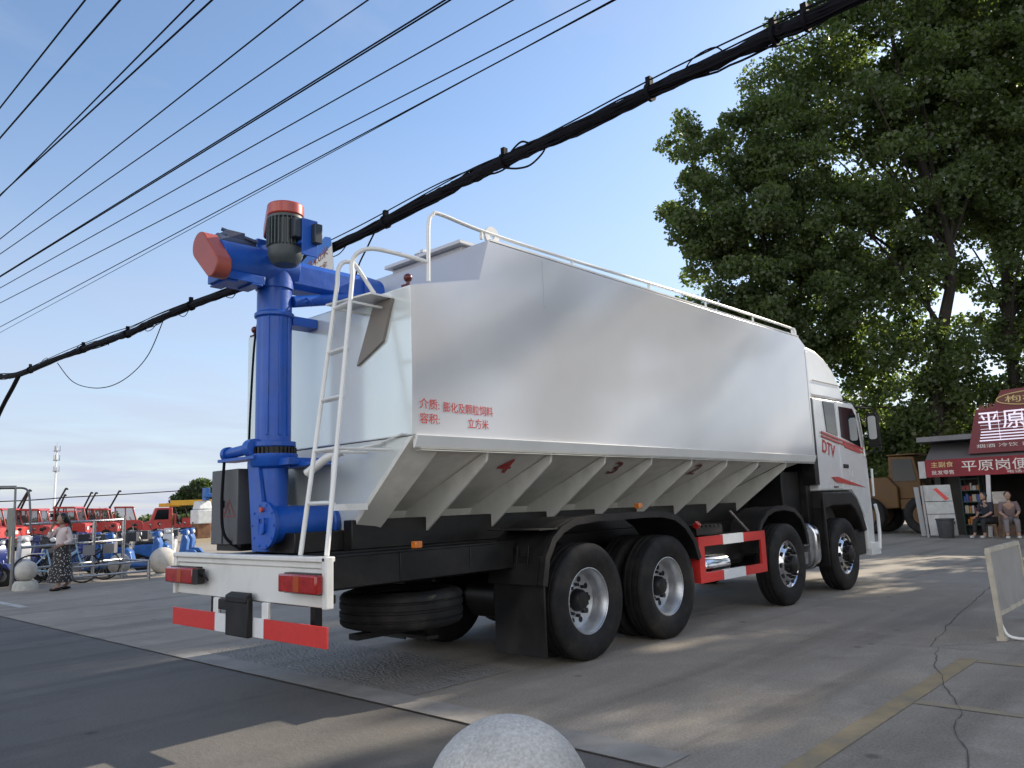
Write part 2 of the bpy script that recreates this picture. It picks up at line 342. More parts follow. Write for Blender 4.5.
def text(name, s, origin, right, up, size, mats, parent=None, extrude=.0015, shear=0.0, width=None, label=None, bold=0.0, height=None):
    """lettering whose lower-left corner sits at origin; writes along right, grows along up"""
    cu = bpy.data.curves.new(name + '_source', 'FONT'); cu.body = s; cu.size = 1.0; cu.extrude = 0.0; cu.shear = shear; cu.offset = bold; cu.resolution_u = 3
    to = bpy.data.objects.new(name + '_source', cu); COL.objects.link(to)
    dg = bpy.context.evaluated_depsgraph_get(); dg.update()
    me = bpy.data.meshes.new_from_object(to.evaluated_get(dg))
    v = np.zeros(len(me.vertices) * 3); me.vertices.foreach_get('co', v); v = v.reshape(-1, 3)
    fs = [tuple(p.vertices) for p in me.polygons]
    bpy.data.objects.remove(to); bpy.data.curves.remove(cu); bpy.data.meshes.remove(me)
    v[:, 0] -= v[:, 0].min(); v[:, 1] -= v[:, 1].min()
    sx = (width / v[:, 0].max()) if width else size; sy = (height / v[:, 1].max()) if height else (size if not width else min(sx, size * 1.15))
    r = np.array(Vector(right).normalized()); u = np.array(Vector(up).normalized()); n = np.cross(r, u)
    w = np.array(origin) + np.outer(v[:, 0] * sx, r) + np.outer(v[:, 1] * sy, u) + n * extrude
    return link_mesh(name, w, fs, mats, parent, None, 0, label)

# ------------------------------------------------------------------ ground and markings
def sheet(name, poly, z, m, kind='structure'):
    v = [(x, y, z) for x, y in poly]
    o = link_mesh(name, v, [tuple(range(len(v)))], m, None, origin=(0, 0, z)); o['kind'] = kind; return o
sheet('ground', [(-900, -900), (900, -900), (900, 900), (-900, 900)], -.012, mat('far_dusty_ground', (.20, .18, .15), .95, 0, .15, .2))
sheet('concrete_yard', [(-2.13, -30), (60, -30), (60, 60), (-2.13, 60)], 0, concrete)
sheet('asphalt_road', [(-40, -30), (-2.14, -30), (-2.14, 60), (-40, 60)], -.004, asphalt)
sheet('grooved_ramp', [(-1.84, -.9), (-.7, -.9), (-.7, 2.6), (-1.84, 2.6)], .004, groovec)
sheet('concrete_edge_strip', [(-2.13, -3.3), (-1.84, -3.3), (-1.84, 2.6), (-2.13, 2.6)], .004, mat('pale_edge_concrete', (.29, .27, .24), .9, 0, .18, 3, .004, 40))
def wander(pts, w, amp, seed, step=.10):
    rnd = random.Random(seed); L = []; Rr = []; a1 = 0.0; a2 = 0.0
    for a, b in zip(pts, pts[1:]):
        a = Vector(a); b = Vector(b); d = b - a; n = Vector((-d.y, d.x)).normalized(); k = max(2, int(d.length / step))
        for i in range(k + 1):
            a1 = a1 * .93 + rnd.uniform(-1, 1) * amp * .55; a2 = rnd.uniform(-1, 1) * w * .5
            p = a + d * (i / k) + n * ((a1 + a2) * min(1, i / 3, (k - i) / 3)); q = w * rnd.uniform(.35, 1.0)
            L.append(p + n * q); Rr.append(p - n * q)
    return L + Rr[::-1]
def strip_mesh(name, lines, z, m):
    mb = MB()
    for pts, w, amp, seed in lines:
        P = wander(pts, w, amp, seed); n = len(P) // 2
        mb.add([(p.x, p.y, z) for p in P], [(i, i + 1, len(P) - 2 - i, len(P) - 1 - i) for i in range(n - 1)])
    o = mb.build(name, m, origin=(0, 0, z)); o['kind'] = 'structure'; return o
strip_mesh('pavement_joint', [
    ([(2.1, 8), (2.1, -1.12), (2.13, -3.4), (2.16, -8)], 0.0042, .010, 1),
    ([(2.12, -3.45), (6, -2.95), (12.5, -2.3), (19, -1.6)], 0.0051, .03, 2),
    ([(2.12, -3.52), (-.5, -4.3), (-3, -5)], 0.0046, .04, 3),
    ([(2.2, -3.5), (3.6, -4.6), (5, -6)], 0.0046, .04, 4),
    ([(-2.135, 30), (-2.135, -12)], 0.0051, .006, 5),
    ([(7.6, 12), (7.6, -3), (7.7, -9)], 0.0037, .008, 6),
    ([(2.1, 4.3), (-1.8, 4.35)], 0.0037, .008, 8), ([(2.1, 9.2), (-2.1, 9.25)], 0.0037, .008, 9), ([(2.1, 9.2), (12, 9.3)], 0.0037, .008, 10),
    ([(1.2, -4.2), (.1, -3.2), (.3, -2.2)], 0.0014, .05, 11), ([(4.5, -2.3), (7.6, -2.6)], 0.0019, .05, 12)], .005, crackm)
ym = MB()
for x0, x1, y0, y1 in ((-4.2, 1.75, -3.93, -3.79),):
    ym.add([(x0, y0, .004), (x1, y0, .004), (x1, y1, .004), (x0, y1, .004)], [(0, 1, 2, 3)])
ym.build('yellow_parking_line', yellowline, origin=(0, 0, .004))['kind'] = 'structure'
ym = MB()
for x0, x1, y0, y1 in ((1.62, 1.74, -5.6, -3.935), (-.02, .08, -5.2, -3.935)): ym.add([(x0, y0, .004), (x1, y0, .004), (x1, y1, .004), (x0, y1, .004)], [(0, 1, 2, 3)])
ym.build('yellow_bay_line', mat('faded_yellow_paint', (.33, .26, .15), .85, 0, 0, 6, col2=(.26, .225, .175), lo=.35, hi=.60), origin=(0, 0, .004))['kind'] = 'structure'
wl = MB()
for x0, x1, y0, y1 in ((-1.6, -1.45, 9.6, 12.6), (3.0, 3.14, 5.0, 9.1)):
    wl.add([(x0, y0, .004), (x1, y0, .004), (x1, y1, .004), (x0, y1, .004)], [(0, 1, 2, 3)])
wl.build('white_parking_line', whiteline, origin=(0, 0, .004))['kind'] = 'structure'

# ------------------------------------------------------------------ the tanker truck
T = thing('tanker_truck', 'white bulk feed tanker truck with blue rear auger, parked across the yard', 'truck', (2.6, 0, 0))
Y = 1.24
# --- tank
tk = MB()
prof = [(-2.08, 1.96), (-2.08, 3.13), (-1.34, 3.31), (-1.22, 3.68), (5.20, 3.68), (5.42, 3.57), (5.41, 1.95)]
low = [(-2.08, 1.96), (-2.08, 3.13), (-1.34, 3.31), (5.42, 3.31), (5.41, 1.95)]
n = len(prof)
tk.prism(prof, 1, -Y, .95, 0)
tk.prism(low, 1, .952, Y, 0)
tank_o = MB(); tank_o.v, tank_o.f, tank_o.m = tk.v, tk.f, tk.m
# rear wall gets the polished sheet, step wall too
for i, f in enumerate(tk.f):
    xs = [tk.v[k][0] for k in f]
    if max(xs) < -2.0: tank_o.m[i] = 1
tank = tank_o.build('tank', [tankside, tankrear], T, bevel=.012)
sk = MB()
sk.prism([(-1.265, 1.965), (-1.21, 1.97), (-1.21, 1.86), (-1.235, 1.875)], 0, -2.06, 5.40)
sk.prism([(1.265, 1.965), (1.21, 1.97), (1.21, 1.85), (1.245, 1.85)], 0, -2.06, 5.40)
sk.build('tank_skirt_rail', mat('skirt_white', (.74, .74, .71), .35, 0, .04, 2), T, bevel=.006)
# front corner trim, side weld lines
for bx in ((-.5, -.475, -Y - .003, -Y, 3.2, 3.66), (-2.085, -2.045, -Y - .004, -Y + .001, 1.97, 3.12), (5.37, 5.405, -Y - .004, -Y + .001, 1.97, 3.5)):
    q = MB(); q.box(*bx); q.build('weld_seam', tankside, T)
tr_ = MB(); tr_.box(-1.18, 5.2, -Y + .0, -Y + .07, 3.682, 3.70); tr_.box(-1.18, 5.2, .83, .93, 3.682, 3.70)
tr_.build('roof_edge_strip', white, T)
ld = MB(); ld.box(-1.27, .2, -.95, .12, 3.72, 3.755); ld.box(-1.20, .15, -.90, .08, 3.681, 3.719); ld.box(-1.27, -1.22, -.45, -.41, 3.756, 3.79); ld.box(-1.27, -1.15, -.40, -.33, 3.756, 3.772)
ld.build('hatch_lid', mat('grey_lid', (.55, .56, .58), .4, .2, .05, 3), T, bevel=.006)
def ring(mb, c, R0, r0, d, n=24):
    vs = []; o = len(mb.v)
    for y in (c[1] - d, c[1] + d):
        for rr in (R0, r0):
            for i in range(n):
                t = 2 * math.pi * i / n; vs.append((c[0] + rr * math.cos(t), y, c[2] + rr * math.sin(t)))
    fs = []
    for i in range(n):
        j = (i + 1) % n
        fs += [(i, j, n + j, n + i), (2 * n + i, 3 * n + i, 3 * n + j, 2 * n + j), (i, 2 * n + i, 2 * n + j, j), (n + i, n + j, 3 * n + j, 3 * n + i)]
    mb.add(vs, fs)
for cx, rr in ((-1.125, .085), (5.14, .07)):
    lg = MB(); ring(lg, (cx, -1.20, 3.745), rr, rr * .36, .012); lg.build('lifting_lug', white, T)
# --- hopper bottom
hp = MB()
for s in (-1, 1):
    hp.add([(-1.93, s * 1.17, 1.87), (4.55, s * 1.17, 1.87), (4.30, s * .04, 1.35), (-1.80, s * .04, 1.35)], [(0, 1, 2, 3)])
    hp.add([(4.55, s * 1.17, 1.86), (5.38, s * 1.2, 1.93), (4.95, s * 1.0, 1.80), (4.30, s * .04, 1.35)], [(0, 1, 2, 3)])
    hp.prism([(s * .16, 1.40), (s * .05, 1.352), (s * .05, 1.30), (s * .10, 1.30)], 0, -1.8, 4.3)
    hp.box(-2.0, 5.38, min(s * 1.17, s * 1.235), max(s * 1.17, s * 1.235), 1.851, 1.855)
hp.add([(-2.075, -1.235, 1.955), (-2.075, 1.235, 1.955), (-1.97, .20, 1.17), (-1.97, -.20, 1.17)], [(0, 1, 2, 3)], 1)
hp.build('hopper', [hopperm, tankrear], T)
ef = MB()                                                 # the sloping end frames along the hips
for s in (-1, 1):
    for x0, x1 in ((-2.085, -1.80),):
        ef.add([(x0, s * 1.245, 1.957), (x1, s * 1.20, 1.85), (x1 + .05, s * .22, 1.12), (x0 + .10, s * .20, 1.13),
                (x0 + .01, s * 1.18, 1.957), (x1, s * 1.12, 1.85), (x1 + .05, s * .12, 1.12), (x0 + .10, s * .12, 1.13)],
               [(0, 1, 2, 3), (4, 7, 6, 5), (0, 3, 7, 4), (1, 5, 6, 2), (0, 4, 5, 1), (3, 2, 6, 7)])
ef.build('hopper_end_frame', hopperm, T)
for k in range(8):
    x = -1.25 + .82 * k
    if k == 7: x = 4.5
    rb = MB()
    for s in (-1, 1):
        rb.prism([(s * 1.20, 1.865), (s * 1.185, 1.79), (s * 1.165, 1.768), (s * .39, 1.20), (s * .31, 1.20), (s * .03, 1.32), (s * .03, 1.36)], 0, x - .012, x + .012)
    rb.build('hopper_rib', hopperm, T)
for s_, x, m_ in (('4', -.76, redtxt), ('3', .88, dkred), ('2', 2.50, dkred), ('1', 4.08, dkred)):
    # on the sloping hopper wall, which falls inward
    u = Vector((0, -1.13, .52)).normalized(); base = Vector((x - .10, -.83, 1.87 - .34 * .46)) + Vector((0, -.52, -1.13)).normalized() * .008
    text('lettering', s_, base, (1, 0, 0), u, .36, m_, T, extrude=.002, shear=-.38, bold=.012)
# --- lettering on the side
for s_, x0, z0, w in (('介质:', -2.015, 2.178, .20), ('膨化及颗粒饲料', -1.775, 2.165, .555), ('容积:', -2.015, 2.065, .20), ('立方米', -1.51, 2.050, .235)):
    text('lettering', s_, (x0, -Y - .002, z0 - .01), (1, 0, -.02), (0, 0, 1), .11, redtxt, T, width=w, height=.082, bold=.004)
# --- black structure below
ch = MB()
for s in (-1, 1):
    ch.box(-2.55, 7.2, min(s * .36, s * .44), max(s * .36, s * .44), .80, 1.10)
    ch.box(-2.05, 5.2, min(s * .30, s * .42), max(s * .30, s * .42), 1.10, 1.34)  # inner black walls put in to make the void under the hopper dark
for x in (-2.3, -.9, .68, 2.6, 4.0, 5.6): ch.box(x - .06, x + .06, -.36, .36, .84, 1.06)
ch.box(-2.5, 5.2, -.30, .30, 1.10, 1.26)
ch.build('chassis_frame', black, T, bevel=.008)
tb = MB(); tb.box(-2.60, -.66, -.90, -.45, .865, 1.085); tb.box(-2.60, -.66, .45, .90, .865, 1.085); tb.box(-2.62, -.66, -.905, -.88, 1.085, 1.10)
tb.box(-1.95, -1.93, -.908, -.90, .87, 1.08); tb.box(-1.2, -1.18, -.908, -.90, .87, 1.08)
tb.build('rear_side_box', black, T, bevel=.006)
def one(name, m, boxes, bevel=.012):
    for bx in boxes:
        q = MB(); q.box(*bx); q.build(name, m, T, bevel=bevel)
one('engine', black, [(4.85, 5.44, -.95, .95, 1.15, 1.75)])
one('cab_back_panel', black, [(5.45, 5.58, -1.05, 1.05, 1.0, 2.75)])
one('gearbox', black, [(4.4, 7.2, -.5, .5, .6, 1.14)])
one('fuel_tank', black, [(2.2, 3.6, -.95, -.5, .60, .98)], .05)
one('transfer_case', black, [(.2, 1.1, -.35, .35, .35, .75)])
q = MB(); q.box(2.15, 2.75, -1.12, -.6, 1.0, 1.09)
for i in range(6): q.box(2.18 + i * .095, 2.24 + i * .095, -1.13, -.6, 1.085, 1.11)
q.build('battery_box', black, T)
for x in (0, 1.35, 4.28, 6.28):
    q = MB(); q.lathe([(-.95, .09), (-.3, .09), (-.2, .22 if x < 2 else .1), (.2, .22 if x < 2 else .1), (.3, .09), (.95, .09)], (x, 0, .52), (0, 1, 0), 20); q.build('axle', black, T)
# spare wheel lying flat under the tail
def tyre_prof(Rr, w, rim):
    h = w / 2
    return [(-h * .70, rim), (-h * .92, rim + .06), (-h, rim + .12), (-h * .97, Rr - .07), (-h * .86, Rr - .022), (-h * .72, Rr - .004), (-h * .55, Rr), (-h * .5, Rr - .014), (-h * .44, Rr - .014), (-h * .40, Rr), (-h * .1, Rr + .001), (-h * .06, Rr - .014), (h * .06, Rr - .014), (h * .1, Rr + .001),
            (h * .40, Rr), (h * .44, Rr - .014), (h * .5, Rr - .014), (h * .55, Rr), (h * .72, Rr - .004), (h * .86, Rr - .022), (h * .97, Rr - .07), (h, rim + .12), (h * .92, rim + .06), (h * .70, rim)]
sp = MB(); sp.lathe(tyre_prof(.52, .30, .29), (-1.50, -.36, .60), (0, 0, 1), 48, closed=True)
spw = sp.build('spare_wheel', rubber, T)
q = MB(); q.lathe([(-.10, .29), (-.13, .28), (-.02, .20), (-.02, .03), (.1, .03), (.1, .29)], (-1.50, -.36, .60), (0, 0, 1), 32); q.build('rim', silver, spw)
q = MB(); q.box(-2.0, -.95, -.42, -.30, .39, .435); q.box(-1.56, -1.44, -.75, .03, .36, .388); q.build('spare_carrier', black, T)
# --- wheels
def rear_rim(mb, c, s):
    d = (0, s, 0)                                             # outward
    mb.lathe([(-.02, .275), (-.004, .302), (.006, .302), (.008, .292), (-.02, .272), (-.10, .255), (-.145, .250), (-.15, .225), (-.155, .15), (-.14, .12), (-.14, .0)], c, d, 48, caps=False)
def wheel_things(x, s, dual):
    w = bpy.data.objects.new('wheel', None); w.empty_display_size = .2; COL.objects.link(w); place(w, T, (x, s * 1.08, .52))
    yc = s * 1.105
    t = MB(); t.lathe(tyre_prof(.525, .285, .285), (x, yc, .525), (0, 1, 0), 56, closed=True)
    if dual: t.lathe(tyre_prof(.525, .285, .285), (x, s * .77, .525), (0, 1, 0), 40, closed=True)
    t.build('tyre', rubber, w)
    rm = MB(); hb = MB()
    if dual:
        c = (x, s * 1.205, .525); rear_rim(rm, c, s)
        for i in range(10):
            a = 2 * math.pi * i / 10; hb.cyl((x + .192 * math.cos(a), s * 1.044, .525 + .192 * math.sin(a)), (x + .192 * math.cos(a), s * 1.0565, .525 + .192 * math.sin(a)), .027, n=14)
            b = a + .314; hb.cyl((x + .14 * math.cos(b), s * 1.055, .525 + .14 * math.sin(b)), (x + .14 * math.cos(b), s * 1.092, .525 + .14 * math.sin(b)), .016, n=6)
        hb.lathe([(0, .105), (.06, .095), (.085, .075), (.09, 0)], (x, s * 1.06, .525), (0, s, 0), 28)
    else:
        c = (x, s * 1.205, .525)
        rm.lathe([(-.06, .27), (-.004, .302), (.008, .302), (.010, .290), (-.015, .270), (-.03, .262), (.005, .235), (.03, .20), (.035, .15), (.03, .08), (.03, 0)], c, (0, s, 0), 48, caps=False)
        for i in range(10):
            a = 2 * math.pi * i / 10
            p = Vector((x + .232 * math.cos(a), s * 1.205, .525 + .232 * math.sin(a))); hb.cyl(p, p + Vector((0, s * .018, 0)), .030, n=14)
            b = a + .314; p = Vector((x + .165 * math.cos(b), s * 1.235, .525 + .165 * math.sin(b))); hb.cyl(p, p + Vector((0, s * .045, 0)), .022, .017, n=6)
        hb.lathe([(0, .12), (.07, .11), (.09, .085), (.10, 0)], (x, s * 1.23, .525), (0, s, 0), 28)
    rm.build('rim', silver if dual else chrome, w, sharp=25); hb.build('hub', black, w)
for x, dual in ((0, True), (1.35, True), (4.28, False), (6.28, False)):
    for s in (-1, 1): wheel_things(x, s, dual)
# --- mudguards
def arch(name, pts, y0, y1, th=.025, lip=.05, m=None):
    mb = MB(); n = len(pts)
    P = [Vector((p[0], 0, p[1])) for p in pts]
    def off(d):
        out = []
        for i, p in enumerate(P):
            t = (P[min(i + 1, n - 1)] - P[max(i - 1, 0)]).normalized(); out.append(p + Vector((-t.z, 0, t.x)) * d)
        return out
    o = off(th); poly = [(p.x, p.z) for p in P] + [(p.x, p.z) for p in reversed(o)]
    def shell(a, b, inner, outer):
        vs = []; k = len(inner)
        for y in (a, b): vs += [(p.x, y, p.z) for p in inner] + [(p.x, y, p.z) for p in outer]
        fs = []
        for i in range(k - 1):
            fs += [(i, i + 1, k + i + 1, k + i), (2 * k + i, 3 * k + i, 3 * k + i + 1, 2 * k + i + 1), (i, 2 * k + i, 2 * k + i + 1, i + 1), (k + i, k + i + 1, 3 * k + i + 1, 3 * k + i)]
        fs += [(0, k, 3 * k, 2 * k), (k - 1, 3 * k - 1, 4 * k - 1, 2 * k - 1)]
        mb.add(vs, fs)
    shell(y0, y1, P, o); shell(y0 - .012, y0 + .02, off(-lip * .5), off(th + .012)); shell(y0 + .06, y0 + .075, off(th - .002), off(th + .012))
    return mb.build(name, m or flapm, T)
A4 = [(-.67, .72), (-.62, .95), (-.52, 1.10), (-.40, 1.18), (-.22, 1.24), (.1, 1.262), (.45, 1.262), (.9, 1.268), (1.22, 1.262), (1.48, 1.22), (1.68, 1.12), (1.84, .96), (1.93, .76)]
A2 = [(3.50, .72), (3.53, .94), (3.62, 1.08), (3.78, 1.18), (4.0, 1.235), (4.3, 1.25), (4.6, 1.21), (4.80, 1.10), (4.92, .94), (4.96, .74)]
arch('mudguard', A4, -1.26, -.60); arch('mudguard', A4, .60, 1.26); arch('mudguard', A2, -1.20, -.80); arch('mudguard', A2, .80, 1.24)
for s in (-1, 1):
    f = MB(); f.box(-.655, -.635, min(s * .64, s * 1.235), max(s * .64, s * 1.235), .12, .97)
    for y in (.80, .92, 1.05): f.prism([(s * y, .80), (s * (y + .012), .80), (s * (y + .045), 1.06), (s * (y + .03), 1.06)], 0, -.672, -.653)
    f.build('mudflap', flapm, T, bevel=.004)
q = MB(); q.box(-.70, -.4, -1.25, -.62, 1.19, 1.20); q.build('mudguard_shelf', flapm, T)
for x, y, z in ((-1.76, -.88, 1.105), (1.05, -1.10, 1.335)):
    q = MB(); q.box(x - .035, x + .035, y - .03, y + .03, z, z + .055); q.build('side_marker_lamp', lampamber, T, bevel=.006)
q = MB(); q.cyl((2.08, -1.15, 1.1), (2.08, -1.19, 1.14), .04); q.build('side_marker_lamp', lampred, T)
# --- rear bumper
bz = MB(); bz.box(-2.76, -2.74, -1.15, 1.15, .768, 1.03); bz.box(-2.80, -2.715, -1.155, 1.155, 1.075, 1.112); bz.box(-2.775, -2.74, -1.155, 1.155, 1.03, 1.075); bz.box(-2.80, -2.735, -1.165, -1.115, .765, 1.113); bz.box(-2.79, -2.735, 1.115, 1.165, .765, 1.111)
bz.box(-2.785, -2.755, -.40, -.31, .52, .768); bz.box(-2.785, -2.755, .36, .44, .52, .768); bz.box(-2.74, -2.6, -.6, .6, .80, .86)
bumper = bz.build('rear_bumper', white, T, bevel=.008)
for y0, y1, m_ in ((-1.175, -.372, redrefl), (-.368, .375, whiterefl), (.379, 1.125, redrefl)):
    q = MB(); q.box(-2.80, -2.785, y0, y1, .515, .655); q.build('reflector_board', m_, bumper, bevel=.002)
q = MB(); q.box(-2.845, -2.80, -.22, .12, .51, .80); q.prism([(-2.855, .76), (-2.855, .81), (-2.80, .835), (-2.80, .76)], 1, -.21, .11); q.box(-2.83, -2.74, .10, .27, .69, .77)
q.build('tow_hitch_cover', flapm, bumper, bevel=.008)
for y0, y1 in ((-1.135, -.66), (.66, 1.17)):
    L = MB(); L.box(-2.86, -2.80, y0, y1, .868, .995); tl = L.build('tail_lamp', lampred, bumper, bevel=.012)
    q = MB(); q.box(-2.864, -2.858, y0 + .20, y0 + .27, .88, .985); q.build('indicator_lens', mat('dim_amber_lens', (.40, .07, .015), .2, coat=.6), tl)
    q = MB(); q.box(-2.82, -2.76, y0 + .02, y1 - .02, .86, 1.0); q.build('lamp_housing', black, tl)
q = MB(); q.box(-2.86, -2.80, .56, .655, .872, .99); q.tube([(-2.82, .56, .93), (-2.84, .51, .96), (-2.83, .48, .93), (-2.80, .50, .90)], .008, 6); q.build('lamp_plug', black, bumper)
br = MB(); br.obox((-2.6, -.75, .68), [(0, 0, 1), (1, 0, 0), (0, 1, 0)], .12, .03, .03); br.obox((-2.6, .75, .68), [(0, 0, 1), (1, 0, 0), (0, 1, 0)], .12, .03, .03)
br.box(-2.64, -2.40, -.70, .70, .74, .80); br.build('bumper_bracket', black, bumper)
# --- ladder
def arc_pts(p, q, r_, n=6):
    return [p]
lad = MB(); rr = .018
def curve(pts, n=10):
    pts = [Vector(p) for p in pts]; out = []
    for i in range(len(pts) - 1):
        p0 = pts[max(i - 1, 0)]; p1 = pts[i]; p2 = pts[i + 1]; p3 = pts[min(i + 2, len(pts) - 1)]
        for k in range(n):
            t = k / n
            out.append(.5 * ((2 * p1) + (-p0 + p2) * t + (2 * p0 - 5 * p1 + 4 * p2 - p3) * t * t + (-p0 + 3 * p1 - 3 * p2 + p3) * t ** 3))
    return out + [pts[-1]]
LL = lambda t: Vector((-2.70 + .36 * t, -.70 + .06 * t, 1.112 + 2.10 * t))
LR = lambda t: Vector((-2.70 + .32 * t, -1.03 + .13 * t, 1.112 + 2.10 * t))
lad.tube([LL(0), LL(.5), LL(1)] + curve([LL(1), (-2.325, -.635, 3.34), (-2.28, -.65, 3.405), (-2.21, -.68, 3.40), (-2.14, -.71, 3.30), (-2.04, -.75, 3.14)], 6)[1:], rr, 10)
lad.tube([LR(0), LR(.5), LR(1)] + curve([LR(1), (-2.37, -.885, 3.33), (-2.33, -.91, 3.41), (-2.24, -.955, 3.45), (-2.10, -1.05, 3.425), (-1.866, -1.20, 3.36)], 6)[1:], rr, 10)
for t in (.175, .36, .545, .725, .90): 
    a, b = LL(t), LR(t); lad.tube([a, b], .014, 8); d = (b - a).normalized()
    lad.obox((a + b) / 2 + Vector((0.02, 0, -.008)), [d, (1, 0, 0), (0, 0, 1)], (b - a).length / 2 - .01, .02, .008)
for t in (.36, .9):
    for F in (LL, LR): p = F(t); lad.tube([p, (-2.085, p.y, p.z)], .011, 6)
lad.build('ladder', white, T)
hr = MB()
hr.tube(curve([(-1.866, -1.20, 3.20), (-1.86, -1.20, 3.45), (-1.85, -1.20, 3.69), (-1.81, -1.20, 3.765), (-1.72, -1.20, 3.795), (-1.2, -1.20, 3.765), (.0, -1.20, 3.765), (2.6, -1.20, 3.80), (5.0, -1.20, 3.80)], 8) + [(5.1, -1.20, 3.795), (5.14, -1.2, 3.75), (5.14, -1.2, 3.69)], .017, 10)
for x in (-1.25, .0, 1.35, 2.6, 3.85): hr.tube([(x, -1.20, 3.69), (x, -1.20, 3.775)], .014, 8)
hr.tube([(-1.1, .85, 3.69), (-1.1, .85, 3.80), (5.1, .85, 3.80), (5.1, .85, 3.69)], .016, 8)
hr.build('handrail', white, T)
sp_ = MB(); sp_.prism([(-.42, 3.10), (-1.02, 3.075), (-1.02, 3.06), (-.42, 3.085)], 0, -2.30, -2.082); pass
sp_.build('ladder_step_plate', white, T)
q = MB(); q.prism([(-1.04, 3.055), (-.80, 3.055), (-.57, 2.58), (-.91, 2.73)], 0, -2.105, -2.083); q.build('step_bracket', mat('taupe_bracket', (.23, .205, .18), .5), T)
for y in (-1.17, 1.165):
    q = MB(); q.sphere((-2.05, y, 3.20), .035); q.cyl((-2.05, y, 3.13), (-2.05, y, 3.19), .014); q.box(-2.07, -2.03, y - .01, y + .06, 3.135, 3.15); q.build('marker_lamp', mat('dark_red_lens', (.10, .015, .015), .3), T)
# discharge handle and slide bar by the ladder foot
q = MB(); q.tube([(-2.42, -.34, 1.72), (-2.36, -.52, 1.83), (-2.28, -.62, 1.88)], .035, 12); q.tube(curve([(-2.36, -.62, 1.84), (-2.38, -.64, 1.75), (-2.38, -.63, 1.62), (-2.36, -.58, 1.50)], 5), .016, 6); q.box(-2.30, -2.10, -.70, -.50, 1.42, 1.47); q.tube([(-2.28, -.62, 1.88), (-2.08, -.90, 1.93)], .008, 6); q.tube([(-2.1, -.70, 1.90), (-2.1, -1.15, 1.98)], .008, 6)
q.build('discharge_lever', white, T)
# --- the blue auger
CX, CY = -2.45, .12
col = MB()
col.lathe([(1.93, .13), (1.96, .185), (2.0, .185)], (CX, CY, 0), (0, 0, 1), 40)
col.lathe([(1.98, .145), (3.05, .145), (3.06, .165), (3.09, .165), (3.10, .145), (3.62, .145), (3.64, .10)], (CX, CY, 0), (0, 0, 1), 40)
for a in (-1.75, -2.45, -1.2): col.obox((CX + .147 * math.cos(a), CY + .147 * math.sin(a), 2.55), [(math.cos(a), math.sin(a), 0), (-math.sin(a), math.cos(a), 0), (0, 0, 1)], .008, .012, .50)
AUG = col.build('auger_column', blue, T, bevel=.004)
ba = MB(); ba.lathe([(1.20, .125), (1.78, .125), (1.80, .17), (1.86, .20), (1.90, .20)], (CX, CY, 0), (0, 0, 1), 36)
FY, FX = -.03, -2.60
ba.lathe([(-.02, .0), (-.02, .185), (.015, .185), (.02, .15), (.55, .15), (.56, .165), (.60, .165)], (FX, FY, 1.325), (1, 0, 0), 36)
ba.prism([(FY - .02, 1.12), (FY + .20, 1.12), (CY + .14, 1.85), (CY - .02, 1.85)], 0, FX + .0, FX + .03); ba.box(-2.5, -2.05, -.20, .45, 1.80, 1.855)
ba.prism([(-.42, 1.79), (-.05, 1.855), (-.05, 1.78)], 0, -2.4, -2.2)
for i in range(10):
    a = 2 * math.pi * i / 10; ba.cyl((FX - .028, FY + .165 * math.cos(a), 1.325 + .165 * math.sin(a)), (FX - .015, FY + .165 * math.cos(a), 1.325 + .165 * math.sin(a)), .010, n=6)
ba.tube([(FX - .03, FY + .03, 1.26), (FX - .04, FY + .03, 1.38), (FX - .04, FY - .04, 1.38), (FX - .04, FY - .04, 1.27)], .012, 8); ba.cyl((FX - .04, FY, 1.30), (FX - .01, FY, 1.30), .045)
BASE = ba.build('auger_base', blue, T, bevel=.004)
q = MB(); q.cyl((FX - .045, FY, 1.45), (FX - .02, FY, 1.45), .020); q.build('red_cap', redp, BASE)
q = MB(); q.lathe([(1.89, .175), (1.955, .175)], (CX, CY, 0), (0, 0, 1), 48)
for i in range(32):
    a = 2 * math.pi * i / 32; c_, s_ = math.cos(a), math.sin(a); q.obox((CX + .178 * c_, CY + .178 * s_, 1.922), [(c_, s_, 0), (-s_, c_, 0), (0, 0, 1)], .012, .009, .03)
q.build('slewing_gear', black, BASE)
q = MB(); q.cyl((-2.60, .60, 1.93), (-2.62, .16, 1.95), .045, n=18); q.cyl((-2.60, .62, 1.93), (-2.60, .57, 1.93), .062, n=18); q.cyl((-2.62, .19, 1.95), (-2.62, .10, 1.95), .075, n=18); q.box(-2.66, -2.5, .06, .66, 1.86, 1.885); q.cyl((-2.60, .60, 1.88), (-2.60, .60, 1.96), .028)
q.build('slewing_cylinder', blue, BASE)
q = MB(); q.tube(curve([(-2.63, .60, 1.86), (-2.65, .59, 1.5), (-2.64, .55, 1.25), (-2.55, .45, 1.13)], 8), .013, 8); q.tube(curve([(-2.58, .28, 1.96), (-2.56, .30, 2.3), (-2.52, .315, 2.9), (-2.48, .28, 3.15)], 8), .010, 8)
q.build('hydraulic_hose', wireb, BASE)
